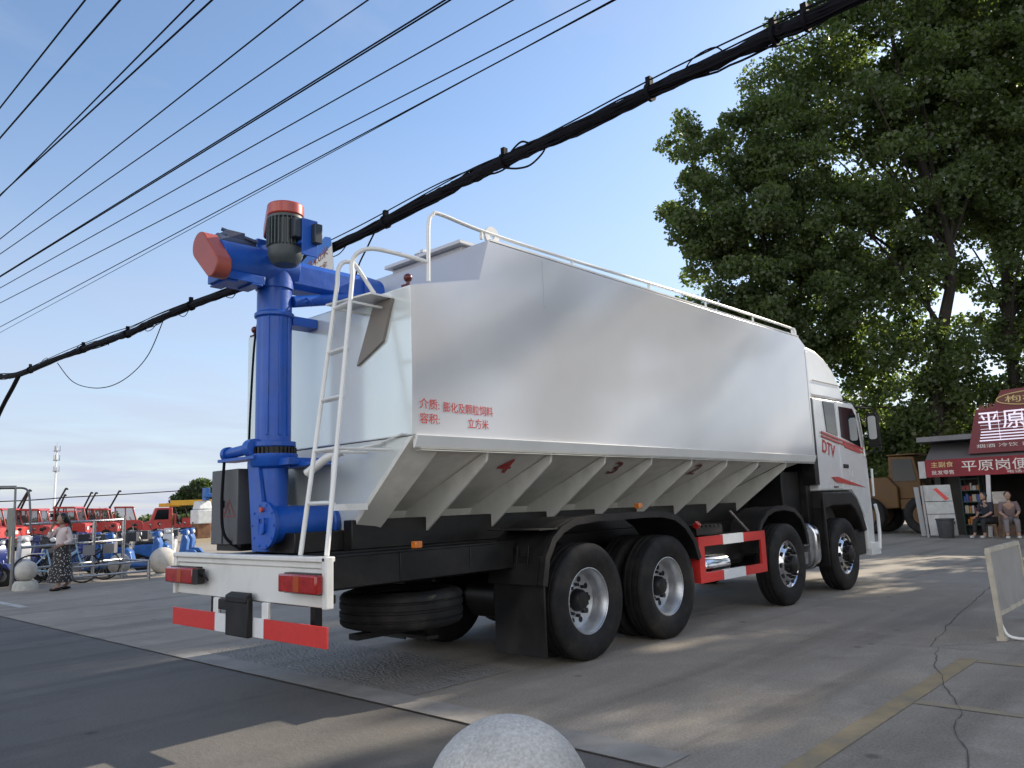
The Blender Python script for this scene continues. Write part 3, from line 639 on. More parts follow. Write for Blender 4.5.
# head: horizontal auger tube with drive, and the folded arm running forward
hd = MB(); hd.cyl((-2.98, CY, 3.47), (-2.3, CY, 3.48), .165, n=32); hd.box(-2.98, -2.62, CY - .14, CY + .14, 3.29, 3.36); hd.box(-2.95, -2.85, CY - .12, CY + .16, 3.275, 3.29); hd.box(-2.74, -2.64, CY - .14, CY + .10, 3.275, 3.29)
hd.lathe([(3.30, .16), (3.66, .16), (3.70, .08)], (CX, CY, 0), (0, 0, 1), 32)
hd.cyl((-2.5, CY + .02, 3.62), (-2.5, CY + .16, 3.70), .045); hd.box(-2.55, -2.46, CY + .12, CY + .17, 3.64, 3.78)
HEAD = hd.build('auger_head', blue, T, bevel=.004)
q = MB(); q.cyl((-2.92, CY + .12, 3.665), (-2.60, CY + .12, 3.665), .075, n=18); q.box(-2.86, -2.70, CY + .06, CY + .20, 3.70, 3.77); q.tube([(-2.86, CY + .16, 3.80), (-2.6, CY + .02, 3.70)], .016, 8); q.build('hydraulic_motor', mat('slate_motor', (.05, .07, .12), .4, 0, .2, 5), HEAD)
am = MB()
am.prism([(CY - .13, 3.36), (CY - .13, 3.52), (CY - .09, 3.57), (CY + .09, 3.57), (CY + .13, 3.52), (CY + .13, 3.36), (CY + .09, 3.32), (CY - .09, 3.32)], 0, -2.34, -1.50)
am.cyl((-2.34, CY - .10, 3.20), (-1.62, CY - .10, 3.36), .05, n=18); am.cyl((-1.62, CY, 3.44), (-1.38, CY, 3.44), .165, .15, n=24)
am.tube([(-2.24, CY - .15, 3.24), (-2.22, CY - .20, 3.20), (-2.18, CY - .15, 3.18)], .010, 6); am.box(-2.33, -2.085, CY - .10, CY + .08, 3.0, 3.08)
am.build('auger_arm', blue, T, bevel=.006)
# motor upright on the head
MX, MY, MZ = -2.64, -.36, -.155
mo = MB(); mo.lathe([(3.53, .0), (3.53, .09), (3.56, .12), (3.60, .135), (3.66, .14), (3.665, .125), (3.68, .125), (3.89, .125), (3.90, .142), (3.92, .142)], (MX, MY, MZ), (0, 0, 1), 32)
for i in range(28):
    a = 2 * math.pi * i / 28; c_, s_ = math.cos(a), math.sin(a); mo.obox((MX + .134 * c_, MY + .134 * s_, 3.785 + MZ), [(c_, s_, 0), (-s_, c_, 0), (0, 0, 1)], .014, .004, .11)
MOT = mo.build('electric_motor', motorgrey, T)
q = MB(); q.box(MX - .04, MX + .06, MY - .20, MY - .12, 3.56, 3.72); q.box(MX + .10, MX + .17, MY - .27, MY - .215, 3.52, 3.68); q.build('terminal_box', mat('motor_box_dark', (.02, .028, .04), .4), MOT, bevel=.006)
q = MB(); q.box(MX + .02, MX + .16, MY - .214, MY - .20, 3.42, 3.72); q.box(MX + .02, MX + .16, MY - .20, MY + .36, 3.52, 3.54); q.build('motor_bracket', blue, MOT, bevel=.003)
def stadium(c0, c1, r0, r1, n=14):
    c0 = Vector(c0); c1 = Vector(c1); d = c1 - c0; a = math.atan2(d.y, d.x); P = []
    for i in range(n + 1):
        t = a + math.pi / 2 + math.pi * i / n; P.append((c0.x + r0 * math.cos(t), c0.y + r0 * math.sin(t)))
    for i in range(n + 1):
        t = a - math.pi / 2 + math.pi * i / n; P.append((c1.x + r1 * math.cos(t), c1.y + r1 * math.sin(t)))
    return P
g1 = MB(); g1.prism(stadium((MX, MY), (CX, CY), .145, .10), 2, 3.77, 3.87); g1.build('belt_guard', redp, MOT, bevel=.012)
g2 = MB(); g2.prism(stadium((CY + .06, 3.575), (CY - .15, 3.37), .115, .10), 0, -3.10, -2.97); g2.build('belt_guard', mat('brick_red_guard', (.36, .075, .05), .4, 0, .08, 4), HEAD, bevel=.010)
# control cabinet
cb = MB(); cb.box(-2.60, -2.15, .42, .875, 1.17, 1.80); CAB_ = cb.build('control_cabinet', darkgrey, T, bevel=.008)
q = MB(); q.box(-2.607, -2.601, .66, .672, 1.18, 1.79); q.box(-2.612, -2.60, .64, .655, 1.48, 1.54); q.box(-2.55, -2.2, .44, .86, 1.115, 1.168); q.build('cabinet_seam', black, CAB_)
q = MB()
tri = [(.56 + .13 * math.cos(R(90 + 120 * i)), 1.45 + .085 * math.sin(R(90 + 120 * i)) * 1.2) for i in range(3)]; tri2 = [((p[0] - .56) * .72 + .56, (p[1] - 1.45) * .72 + 1.447) for p in tri]
q.add([(-2.603, *p) for p in tri] + [(-2.603, *p) for p in tri2], [(0, 1, 4, 3), (1, 2, 5, 4), (2, 0, 3, 5)]); q.add([(-2.603, .562, 1.48), (-2.603, .55, 1.45), (-2.603, .565, 1.45), (-2.603, .555, 1.415)], [(0, 1, 2), (1, 3, 2)])
q.build('warning_triangle', mat('faded_red_sticker', (.20, .06, .055), .6), CAB_)
# --- side guard between the axles
YG = -1.235
x0, x1, z0, z1, w = 1.98, 3.61, .49, .99, .105
q = MB(); vs = []
for y in (YG, YG + .03):
    vs += [(x0, y, z0), (x1, y, z0), (x1, y, z1), (x0, y, z1), (x0 + .12, y, z0 + w), (x1 - .12, y, z0 + w), (x1 - .12, y, z1 - w), (x0 + .12, y, z1 - w)]
fs = []
for k in range(4):
    l = (k + 1) % 4; fs += [(k, l, 4 + l, 4 + k), (8 + k, 12 + k, 12 + l, 8 + l), (k, 8 + k, 8 + l, l), (4 + k, 4 + l, 12 + l, 12 + k)]
q.add(vs, fs); q.box(x0 + .002, x0 + .025, YG + .025, YG + .45, z0 + .002, z1 - .002)
SG = q.build('side_guard', redrefl, T)
for bx in ((2.53, 3.03, YG - .003, YG + .033, z1 - w - .003, z1 + .003), (2.50, 3.03, YG - .003, YG + .033, z0 - .003, z0 + w + .003)):
    q = MB(); q.box(*bx); q.build('white_panel', whiterefl, SG)
q = MB(); q.tube([(3.0, -1.1, 1.25), (3.3, -1.17, 1.0)], .015, 6); q.tube([(2.6, -.7, .95), (3.5, -.75, .62)], .015, 6); q.build('guard_strut', steel, SG)
q = MB(); q.lathe([(0, 0), (.015, .06), (.05, .10), (.09, .12), (.6, .12), (.65, .08), (.66, 0)], (2.25, -1.02, .64), (1, 0, .0), 28); q.build('air_reservoir', chrome, T)
# --- silver exhaust box, mudflap of the front wheel
def rbox_prof(cy, cz, hy, hz, r_, n=6):
    P = []
    for sx, sz, a0 in ((1, 1, 0), (-1, 1, 90), (-1, -1, 180), (1, -1, 270)):
        for i in range(n + 1):
            t = R(a0 + 90 * i / n); P.append((cy + sx * (hy - r_) + r_ * math.cos(t), cz + sz * (hz - r_) + r_ * math.sin(t)))
    return P
q = MB(); q.prism(rbox_prof(-.94, .69, .25, .335, .2), 0, 5.30, 5.42); q.build('silencer_cover', chrome, T, bevel=.02)
q = MB(); q.prism(rbox_prof(-.92, .69, .22, .30, .15), 0, 5.20, 5.30); q.prism(rbox_prof(-.92, .69, .22, .30, .15), 0, 5.42, 5.56); q.box(5.02, 5.2, -1.1, -.7, .45, .62); q.box(5.05, 5.2, -1.12, -.8, .70, .82); q.cyl((5.0, -.9, .9), (5.2, -.9, .9), .06); q.build('silencer', mat('dull_alloy', (.25, .25, .25), .5, .6, .3, 12), T, bevel=.01)
q = MB(); q.box(5.63, 5.66, -1.22, -.85, .38, 1.30); q.box(5.60, 5.64, -1.225, -1.18, .7, 1.34); q.build('front_wheel_flap', flapm, T, bevel=.01)
# --- cab
cabp = [(5.60, 1.46), (5.60, 2.84), (7.22, 2.86), (7.36, 2.78), (7.60, 2.20), (7.66, 1.95), (7.68, .95), (7.64, .50), (7.36, .50), (7.34, .84), (7.20, 1.10), (7.0, 1.34), (6.78, 1.46)]
c_ = MB(); c_.prism(cabp, 1, -1.19, 1.19)
CABB = c_.build('cab', cabwhite, T, bevel=.035)
fa = MB(); F0 = [(5.60, 2.845), (5.60, 3.63), (5.85, 3.65), (6.15, 3.62), (6.45, 3.52), (6.72, 3.35), (6.90, 3.10), (6.96, 2.85)]
nn = len(F0); vs = []
for s in (-1, 1):
    vs += [(x, s * (1.17 - .10 * (z - 2.85)), z) for x, z in F0]
fa.add(vs, [(i, (i + 1) % nn, nn + (i + 1) % nn, nn + i) for i in range(nn)] + [tuple(reversed(range(nn))), tuple(range(nn, 2 * nn))])
FAIR = fa.build('roof_fairing', cabwhite, CABB, bevel=.05)
q = MB(); q.box(5.75, 6.83, -1.165, -1.155, 3.105, 3.115); q.box(5.75, 6.90, -1.185, -1.165, 2.852, 2.862); q.build('fairing_seam', mat('seam_grey', (.25, .25, .26), .5), FAIR)
q = MB(); q.box(5.44, 5.595, -1.2, -1.02, 1.55, 2.83, 1); q.box(5.44, 5.60, -1.18, -1.0, 2.84, 3.52, 0); q.build('side_deflector', [white, black], CABB, bevel=.008)
dr = MB(); dpoly = [(6.48, 1.47), (6.48, 2.84), (7.22, 2.83), (7.40, 2.55), (7.52, 2.15), (7.53, 1.2), (7.28, 1.02), (7.05, 1.31), (6.8, 1.47)]
dr.prism([(x, z) for x, z in dpoly], 1, -1.200, -1.185)
DOOR = dr.build('cab_door', cabwhite, CABB, bevel=.008)
q = MB(); q.prism([(6.58, 2.28), (6.58, 2.76), (7.14, 2.76), (7.26, 2.66), (7.38, 2.14)], 1, -1.208, -1.198); q.build('door_window', glassm, DOOR)
q = MB(); q.box(6.55, 6.73, -1.222, -1.20, 1.80, 1.86); q.build('door_handle', black, DOOR, bevel=.008)
q = MB(); q.tube(curve([(7.36, -1.21, 2.70), (7.42, -1.215, 2.45), (7.47, -1.215, 2.2), (7.48, -1.21, 2.0)], 5), .018, 8); q.build('door_pillar_trim', chrome, DOOR)
q = MB(); q.prism([(6.04, 2.34), (5.98, 2.80), (6.42, 2.80), (6.44, 2.29)], 1, -1.20, -1.188); q.build('rear_quarter_window', glassm, CABB)
q = MB()
for k, (z, w) in enumerate(((0, .03), (-.055, .028))): q.prism([(5.80, 2.31 + z), (7.46, 2.10 + z), (7.46, 2.10 + z + w), (5.80, 2.31 + z + w)], 1, -1.2125, -1.201)
q.prism([(6.62, 2.20), (7.3, 2.105), (7.3, 2.04), (6.68, 2.12)], 1, -1.2135, -1.2015); q.prism([(6.05, 1.66), (6.28, 1.665), (7.40, 1.50), (6.55, 1.56), (6.22, 1.585)], 1, -1.2105, -1.201); q.build('red_stripe', mat('red_decal', (.50, .06, .05), .35), CABB)
text('lettering', 'DTV', (5.80, -1.194, 2.03), (1, 0, -.19), (0, 0, 1), .2, redtxt, CABB, width=.52, height=.20, shear=.25, bold=.02)
q = MB(); q.box(6.12, 6.3, -1.196, -1.188, 1.50, 1.525); q.build('cab_badge', darktxt, CABB)
fpts = [(5.62, 1.44), (6.72, 1.44), (6.94, 1.32), (7.12, 1.10), (7.26, .82), (7.10, .80), (6.98, 1.00), (6.84, 1.15), (6.66, 1.24), (5.95, 1.24), (5.62, 1.20)]
for s in (-1, 1):
    q = MB(); q.prism(fpts, 1, min(s * .85, s * 1.225), max(s * .85, s * 1.225)); q.build('wheel_arch', flapm, CABB, bevel=.02)
q = MB(); q.box(6.95, 7.33, -1.15, -.9, .45, .85); q.build('cab_step', flapm, CABB, bevel=.02)
q = MB(); q.box(7.40, 7.80, -1.215, 1.215, .42, .62); q.tube([(7.74, -1.22, .5), (7.80, -1.22, .75), (7.80, -1.22, 1.05), (7.72, -1.22, 1.22)], .028, 8); q.tube([(7.70, -1.22, 1.35), (7.73, -1.22, 1.8)], .02, 8); q.build('front_bumper', cabwhite, CABB, bevel=.03)
q = MB(); q.prism([(7.375, 2.75), (7.61, 2.2), (7.625, 2.2), (7.39, 2.76)], 1, -1.05, 1.05); q.build('windscreen', glassm, CABB)
q = MB(); q.prism([(7.1, 2.88), (7.55, 2.70), (7.62, 2.62), (7.30, 2.87)], 1, -1.15, 1.15); q.build('sun_visor', mat('tinted_visor', (.03, .03, .035), .2), CABB)
q = MB(); q.prism(rbox_prof(-1.36, 2.42, .085, .28, .06), 0, 7.55, 7.64); q.tube([(7.3, -1.19, 2.80), (7.56, -1.36, 2.78), (7.6, -1.44, 2.70), (7.6, -1.45, 2.1), (7.56, -1.36, 2.06), (7.5, -1.19, 2.08)], .014, 6); MIR = q.build('wing_mirror', flapm, CABB, bevel=.02)
q = MB(); q.prism(rbox_prof(-1.36, 2.46, .062, .19, .04), 0, 7.541, 7.549); q.build('mirror_glass', mat('mirror_glass', (.85, .86, .87), .04, 1.0), MIR)

# ------------------------------------------------------------------ overhead lines
def sagline(A, B, k=24, sag=0.0, y0=None, y1=None):
    A = Vector(A); B = Vector(B); return [A.lerp(B, i / k) - Vector((0, 0, 4 * sag * (i / k) * (1 - i / k))) for i in range(k + 1)]
wires = [((-2.20, 10.25), (-2.23, 5.89)), ((-1.857, 11.58), (-1.869, 5.54)), ((-1.02, 14.84), (-1.10, 4.79)), ((-1.036, 14.77), (-.91, 4.61)), ((-.178, 18.11), (.05, 3.68)),
         ((.18, 19.5), (.744, 3.01)), ((.81, 21.95), (1.63, 2.15)), ((.78, 21.84), (1.57, 2.31)), ((1.156, 23.3), (2.315, 1.49)), ((1.683, 25.35), (3.16, .67)), ((2.69, 29.28), (3.43, .68)), ((3.065, 23.69), (3.41, .43))]
order = ['uppermost at the left, crossing the top corner', 'second from the upper left corner', 'third from the upper left, one of a close pair', 'fourth from the upper left, lower of a close pair', 'fifth from the upper left corner', 'sixth from the upper left corner',
         'seventh from the upper left, touching its twin', 'eighth from the upper left, touching its twin', 'ninth from the upper left corner', 'tenth from the upper left corner', 'eleventh from the upper left, above the thinnest', 'lowest and thinnest of the row']
for i, (a, b) in enumerate(wires):
    a = Vector(a); b = Vector(b); d = (b - a); p = lambda y: a + d * ((y - a.y) / d.y)
    q = MB(); pts = []
    for k in range(41):
        y = 60 - 90 * k / 40; w_ = p(y); pts.append((w_.x, y, 9.0 + .0009 * ((y - 9) ** 2 - 60) * .0))
    q.tube(pts, .016 if i in (1, 3, 6, 7) else (.009 if i == 11 else .0135), 6)
    tag(q.build('power_line', wireb), 'thin black power line, ' + order[i], 'power line', 'power lines overhead')
def catm(P, n=8): return curve(P, n)
cab_pts = [(0.1, 30, 6.6), (.1, 22, 5.75), (.1, 18.4, 5.287), (.1, 16.66, 5.13), (.1, 13.74, 5.10), (.1, 11.07, 5.03), (.1, 9.8, 4.985), (.1, 8.46, 5.02), (.1, 6.7, 5.0), (.1, 5.21, 4.955), (.1, 2.59, 4.985), (.1, .975, 5.08), (.1, .284, 5.116), (.1, -.19, 5.135), (.1, -1.05, 5.15), (.1, -2.14, 5.185), (.1, -3.24, 5.2), (.1, -3.98, 5.214), (.1, -8, 5.35), (.1, -20, 6.3)]
cc = catm(cab_pts, 10); rnd = random.Random(3)
rads = []
for i, p in enumerate(cc):
    b = .058 if p.y < 1 else (.055 if p.y > 9 else .054)
    rads.append(b * (1 + .13 * math.sin(i * 1.7) + .12 * rnd.uniform(-1, 1)))
q = MB(); q.tube(cc, rads, 10)
for k in range(9):                                            # lashed outer strands give the bundle its uneven outline
    ph = k * .70; am_ = [rnd.uniform(-1, 1) for _ in cc]; sm = [sum(am_[max(0, i - 2):i + 3]) / 5 for i in range(len(cc))]
    q.tube([p + Vector((math.cos(ph + i * .06) * .048, 0, math.sin(ph + i * .06) * .052 + sm[i] * .045 - (.018 if k % 3 == 0 else 0) * max(0, math.sin(i * .35 + k)))) for i, p in enumerate(cc)], [.011, .016, .009][k % 3], 6)
CBL = tag(q.build('cable_bundle', wireb), 'thick black bundle of telecom cables slung low over the truck', 'cable')
q = MB(); rc = random.Random(5)
for y in (15.2, 12.8, 11.0, 9.2, 7.8, 6.1, 4.4, 3.4, 1.4, .6, -.6, -1.5, -2.5, -3.1):
    L_ = rc.uniform(.25, .9); p = [min(cc, key=lambda c: abs(c.y - (y - L_ * k))) for k in (0, .33, .66, 1)]; sg = rc.uniform(.05, .13) * rc.choice((1, 1, -1))
    q = MB(); q.tube(curve([p[0], p[1] - Vector((0, 0, sg)), p[2] - Vector((0, 0, sg * 1.1)), p[3]], 5), .007, 5); q.build('loose_strand', wireb, CBL)
q = MB()
for off, ph in ((.10, 0), (.135, 1.5)): q.tube([p + Vector((0, 0, off * (.75 + .25 * math.sin(i * .12 + ph)))) for i, p in enumerate(cc)], .008, 6)
q.build('messenger_wire', wireb, CBL)
for y in (16.0, 12.3, 9.9, 7.2, 1.9, -.25, -2.15, -3.35, -3.7):
    p = min(cc, key=lambda c: abs(c.y - y)); q = MB(); q.box(p.x - .03, p.x + .03, p.y - .025, p.y + .025, p.z + .05, p.z + .15); q.cyl((p.x, p.y - .015, p.z), (p.x, p.y + .015, p.z), .088, n=12); q.build('cable_clamp', wireb, CBL)
q = MB(); q.tube(curve([(.1, 16.75, 5.10), (.1, 17.2, 4.85), (.1, 18.2, 4.32), (.1, 19.6, 3.3), (.1, 20.3, 2.6)], 6), .055, 8); tag(q.build('drop_cable', wireb), 'stub of black cable dropping steeply at the left edge', 'cable')
q = MB(); q.tube(curve([(.1, 13.9, 5.0), (.1, 12.9, 4.45), (.1, 11.79, 4.16), (.1, 10.7, 4.05), (.1, 9.72, 4.14), (.1, 8.9, 4.42), (.1, 8.32, 4.95)], 8), .009, 6); tag(q.build('slack_cable', wireb), 'thin slack cable loop hanging below the bundle at left', 'cable')
q = MB(); q.tube(curve([(.1, -.25, 5.10), (.1, -.33, 5.19), (.1, -.50, 5.27), (.1, -.62, 5.22), (.1, -.72, 5.16)], 6), .011, 6); q.tube(curve([(.1, -.28, 5.05), (.1, -.45, 4.99), (.1, -.63, 4.97), (.1, -.80, 5.04), (.1, -.86, 5.12)], 6), .011, 6); tag(q.build('slack_cable', wireb), 'small cable coil around the bundle above the tank roof', 'cable')
q = MB(); q.tube(curve([(.1, 2.0, 5.0), (.1, 2.2, 4.8), (.1, 2.45, 4.5), (.1, 2.5, 4.0)], 6), .012, 6); tag(q.build('slack_cable', wireb), 'short cable end hanging behind the ladder hoops', 'cable')
# height-limit sign slung under the bundle
SIGN = thing('height_limit_sign', 'small blue and white height limit sign hanging below the cable bundle', 'sign', (.0, 3.2, 4.55))
q = MB(); q.prism([(2.83, 4.62), (2.88, 5.02), (3.05, 5.06), (3.62, 4.80), (3.72, 4.55)], 0, .0, .012); q.build('sign_board', mat('sign_white', (.70, .68, .64), .5, 0, .06, 6), SIGN)
q = MB(); q.prism([(2.87, 4.96), (2.885, 5.07), (3.02, 5.12), (3.78, 4.82), (3.70, 4.70)], 0, -.004, -.001); q.build('blue_header', bluelite, SIGN)
rt = (0, -1, .27)
text('lettering', '限高4.0米', (-.004, 3.62, 4.66), rt, (0, 0, 1), .16, mat('brown_lettering', (.22, .06, .04), .5), SIGN, width=.70, height=.15, bold=.004)
text('lettering', '注意安全', (-.004, 3.50, 4.56), rt, (0, 0, 1), .10, MATS['brown_lettering'], SIGN, width=.55, height=.08, bold=.002)

# ------------------------------------------------------------------ trees
def tree(name, label, base, height, blobs, nleaf, leafm, leaf=.17, clump=.75, trunk=None, tr=.22, seed=1, nclump=260, shell=.55, group=None):
    rs = np.random.RandomState(seed)
    t = thing(name, label, 'tree', (base[0], base[1], 0), group)
    bl = np.array(blobs, float); vol = bl[:, 3] * bl[:, 4] * bl[:, 5]; vol = vol ** .8
    ids = rs.choice(len(bl), nclump, p=vol / vol.sum()); d = rs.normal(size=(nclump, 3)); d /= np.linalg.norm(d, axis=1)[:, None]
    rad = (shell + (1 - shell) * rs.rand(nclump)) ** .8
    rad = np.where(rs.rand(nclump) < .3, rs.rand(nclump) ** .5, rad)
    cl = bl[ids, :3] + d * rad[:, None] * bl[ids, 3:6]
    cl[:, 2] = np.maximum(cl[:, 2], 1.2)
    cs = clump * (.55 + .75 * rs.rand(nclump))
    w = cs ** 2; li = rs.choice(nclump, nleaf, p=w / w.sum())
    g = rs.normal(size=(nleaf, 3)); g /= np.maximum(1e-6, np.linalg.norm(g, axis=1))[:, None]
    g *= (rs.rand(nleaf) ** .45)[:, None]
    pos = cl[li] + g * cs[li][:, None] * np.array([1, 1, .75])
    nrm = rs.normal(size=(nleaf, 3)) + np.array([0, 0, .5]); nrm /= np.linalg.norm(nrm, axis=1)[:, None]
    a = np.cross(nrm, rs.normal(size=(nleaf, 3))); a /= np.linalg.norm(a, axis=1)[:, None]; b = np.cross(nrm, a)
    L = leaf * (.6 + .8 * rs.rand(nleaf))[:, None]
    v = np.stack([pos - a * L * .5, pos + b * L * .42 + nrm * L * .08, pos + a * L * .62, pos - b * L * .42 + nrm * L * .08], 1).reshape(-1, 3)
    o0 = np.array([base[0], base[1], height * .55]); v = v - o0
    me = bpy.data.meshes.new('crown'); me.vertices.add(len(v)); me.vertices.foreach_set('co', v.ravel().astype(np.float32))
    me.loops.add(len(v)); me.loops.foreach_set('vertex_index', np.arange(len(v), dtype=np.int32))
    me.polygons.add(nleaf); me.polygons.foreach_set('loop_start', np.arange(0, len(v), 4, dtype=np.int32)); me.update(calc_edges=True); me.materials.append(leafm)
    c = bpy.data.objects.new('crown', me); COL.objects.link(c); place(c, t, o0)
    tb = MB(); rr_ = random.Random(seed)
    tp = trunk or [(base[0], base[1], 0), (base[0] + .1, base[1] + .1, height * .25), (base[0] - .1, base[1] + .15, height * .5), (base[0], base[1], height * .85)]
    tp = curve([Vector(p) for p in tp], 6); tb.tube(tp, [tr * (1 - .85 * i / (len(tp) - 1)) + (.08 if i == 0 else 0) for i in range(len(tp))], 9)
    tr_o = tb.build('trunk', bark, t)
    lb = MB()
    idx = rs.choice(nclump, min(nclump, 26), replace=False)
    for k in idx:
        e = Vector(cl[k]); h = max(.2, min(.8, (e.z - rr_.uniform(1.5, 4.0)) / height)); j = int(h * (len(tp) - 1)); s_ = tp[j]
        mid = s_.lerp(e, .5) + Vector((rr_.uniform(-.4, .4), rr_.uniform(-.4, .4), rr_.uniform(-.1, .5)))
        lb.tube(curve([s_, mid, e], 4), [.05 * (1 - .8 * i / 8) * (tr / .22) for i in range(9)], 5)
    lb.build('branch', bark, t)
    return t
G_T = 'tall trees behind the shop'
tree('broadleaf_tree', 'big tree with a notched left crown rising behind the tanker cab', (24.0, 7.0), 18, [(21.4, 8.9, 15.3, 1.3, 1.3, 1.5), (21.6, 8.8, 12.5, 1.6, 1.6, 1.84), (22.1, 8.6, 9.7, 1.75, 1.75, 1.9), (23.4, 7.1, 12.1, 2.48, 2.48, 2.6), (23.5, 7.2, 15.6, 1.8, 1.8, 2.0), (24.1, 6.6, 8.8, 2.54, 2.54, 2.66), (23.1, 7.7, 7.3, 1.86, 1.86, 1.95), (24.5, 5.6, 11.6, 2.16, 2.16, 2.27), (23.8, 6.1, 14.6, 1.76, 1.76, 1.84)], 90000, leaf1, .145, .60, tr=.24, seed=11, nclump=420, group=G_T)
tree('broadleaf_tree', 'tallest tree with its dark trunk showing left of the shop sign', (27.05, 2.4), 25, [(24.7, 6.9, 17.8, 1.3, 1.3, 1.45), (26.0, 6.0, 18.2, 2.1, 2.1, 2.3), (26.3, 5.1, 20.7, 2.3, 2.3, 2.5), (27.4, 4.9, 16.3, 2.79, 2.79, 2.93), (25.9, 2.9, 18.5, 2.73, 2.73, 2.87), (26.5, 4.6, 11.9, 2.8, 2.8, 2.94), (27.2, 2.1, 20.8, 2.58, 2.58, 2.71), (28.2, 1.9, 16.8, 3.0, 3.0, 3.15), (29.5, 0.6, 19.8, 3.18, 3.18, 3.34), (27.0, 2.8, 13.7, 2.84, 2.84, 2.98), (27.2, 5.5, 8.9, 2.81, 2.81, 2.95), (26.9, 4.1, 5.9, 2.4, 2.4, 2.6), (26.9, 6.3, 6.3, 2.33, 2.33, 2.45), (26.8, 3.4, 9.3, 2.3, 2.3, 2.41), (27.9, 3.4, 4.2, 2.0, 2.0, 2.2), (26.9, 5.0, 4.0, 2.1, 2.1, 2.2), (27.4, 1.0, 23.5, 3.6, 3.6, 3.78), (26.7, 3.8, 24.2, 3.11, 3.11, 3.27)], 132000, leaf1, .155, .78, trunk=[(27.0, 2.7, 0), (27.0, 2.7, 4), (27.15, 2.14, 7.5), (27.3, 1.6, 10.6), (27, 2.4, 16), (27, 2.8, 22)], tr=.34, seed=23, nclump=620, group=G_T)
tree('broadleaf_tree', 'tree with open sky gaps above the lit shop sign', (29.6, .3), 22, [(29.7, -0.5, 17.2, 3.19, 3.19, 3.35), (29.7, -0.3, 13.5, 2.98, 2.98, 3.13), (28.5, 0.8, 12.4, 1.49, 1.49, 1.56), (29.8, -1.3, 10.6, 2.2, 2.2, 2.3), (30.7, -0.6, 7.5, 2.1, 2.1, 2.2), (27.6, 1.9, 6.7, 1.4, 1.4, 1.5), (29.4, 1.1, 4.0, 1.9, 1.9, 2.0), (30.1, 2.7, 4.2, 1.9, 1.9, 2.0), (30.9, -1.2, 14.6, 2.9, 2.9, 3.3), (29.7, -1.4, 4.6, 1.9, 1.9, 2.0), (29.7, -0.8, 21.1, 3.43, 3.43, 3.6), (30.0, -1.8, 18.5, 2.7, 2.7, 3.0), (28.3, 1.5, 8.3, 0.9, 0.9, 0.95), (28.7, 1.7, 10.4, 1.0, 1.0, 1.0), (28.9, 1.2, 9.4, .9, .9, .9), (29.0, 0.6, 5.9, 1.0, 1.0, 1.1), (29.5, 1.1, 7.2, 0.8, 0.8, 0.9), (29.5, 0.5, 7.9, 0.74, 0.74, 0.78)], 106000, leaf1, .155, .74, trunk=[(29.6, .3, 0), (29.55, .45, 6.7), (29.7, .1, 12), (29.7, -.6, 19)], tr=.28, seed=31, nclump=420, group=G_T)
tree('broadleaf_tree', 'roadside tree beyond the right picture edge, shading the yard', (28, -8.2), 22,
     [(27.5, -8.6, 14.5, 3.2, 3.0, 3.4), (27.5, -10.5, 17.5, 2.2, 2.0, 2.2), (27.4, -5.9, 11.6, 2.2, 2.1, 2.6), (27.5, -6.7, 16.0, 1.2, 1.3, 1.5), (27, -5.6, 7.5, 2.2, 2.0, 2.2), (27.5, -6.3, 18.7, .8, .6, .8), (27.6, -5.4, 17.2, .7, .6, .7)], 25000, leaf1, .21, .80, tr=.30, seed=41, nclump=170, group=G_T)
tree('broadleaf_tree', 'roadside tree further right of the shop, outside the picture', (24, -14), 21,
     [(24, -13.5, 13.5, 3.4, 3.4, 5.0), (24, -14.5, 8.5, 3.0, 3.2, 3.0)], 17000, leaf1, .23, .85, tr=.28, seed=43, nclump=150, group=G_T)
for i, (x, y, h_) in enumerate(((22, -19.5, 15), (14.5, -22, 13), (6, -26, 14))):
    tree('broadleaf_tree', ['roadside tree south of the yard, outside the picture', 'second roadside tree south of the yard, outside the picture', 'third roadside tree south of the yard, outside the picture'][i], (x, y), h_, [(x, y, h_ * .55, 3.2, 3.2, h_ * .25), (x + 1, y - 1.5, h_ * .8, 2.2, 2.2, h_ * .16), (x - 1.5, y + 1, h_ * .38, 2.2, 2.2, h_ * .16)], 9000, leaf1, .30, .9, tr=.24, seed=140 + i, nclump=70, group='roadside trees out of the picture')
for i, (x, y, h, r_, lab) in enumerate(((30, 8.2, 6.5, 2.6, 'low bushy tree behind the yellow loader'), (33, 12.5, 7.5, 3.2, 'bushy tree hidden mostly behind the truck cab'), (31, 4.5, 5.0, 1.9, 'bushy tree between the yellow loader and the shop'))):
    tree('bushy_tree', lab, (x, y), h, [(x, y, h * .5, r_, r_, h * .42), (x + .5, y - 1, h * .35, r_ * .8, r_ * .8, h * .3), (x, y + 1.2, h * .7, r_ * .7, r_ * .7, h * .3)], 15000, leaf2, .19, .7, tr=.14, seed=60 + i, nclump=110, group='bushy trees behind the yard')
DT = [(30.3, 74.4, 4.0), (30.9, 74.1, 4.5), (31.4, 73.9, 4.7), (31.9, 73.7, 5.1), (32.5, 73.4, 5.5), (33.2, 73.1, 5.3)]
for i, (x, y, h) in enumerate(DT):
    lab = ['leftmost', 'second', 'third', 'fourth', 'fifth', 'rightmost'][i] + ' of the far dark trees left of the control cabinet'
    tree('distant_tree', lab, (x, y), h, [(x, y, h * .62, .85, .85, h * .36), (x + .2, y, h * .35, .8, .8, h * .2)], 3000, leaf2, .26, .5, tr=.12, seed=80 + i, nclump=44, group='far trees on the horizon')

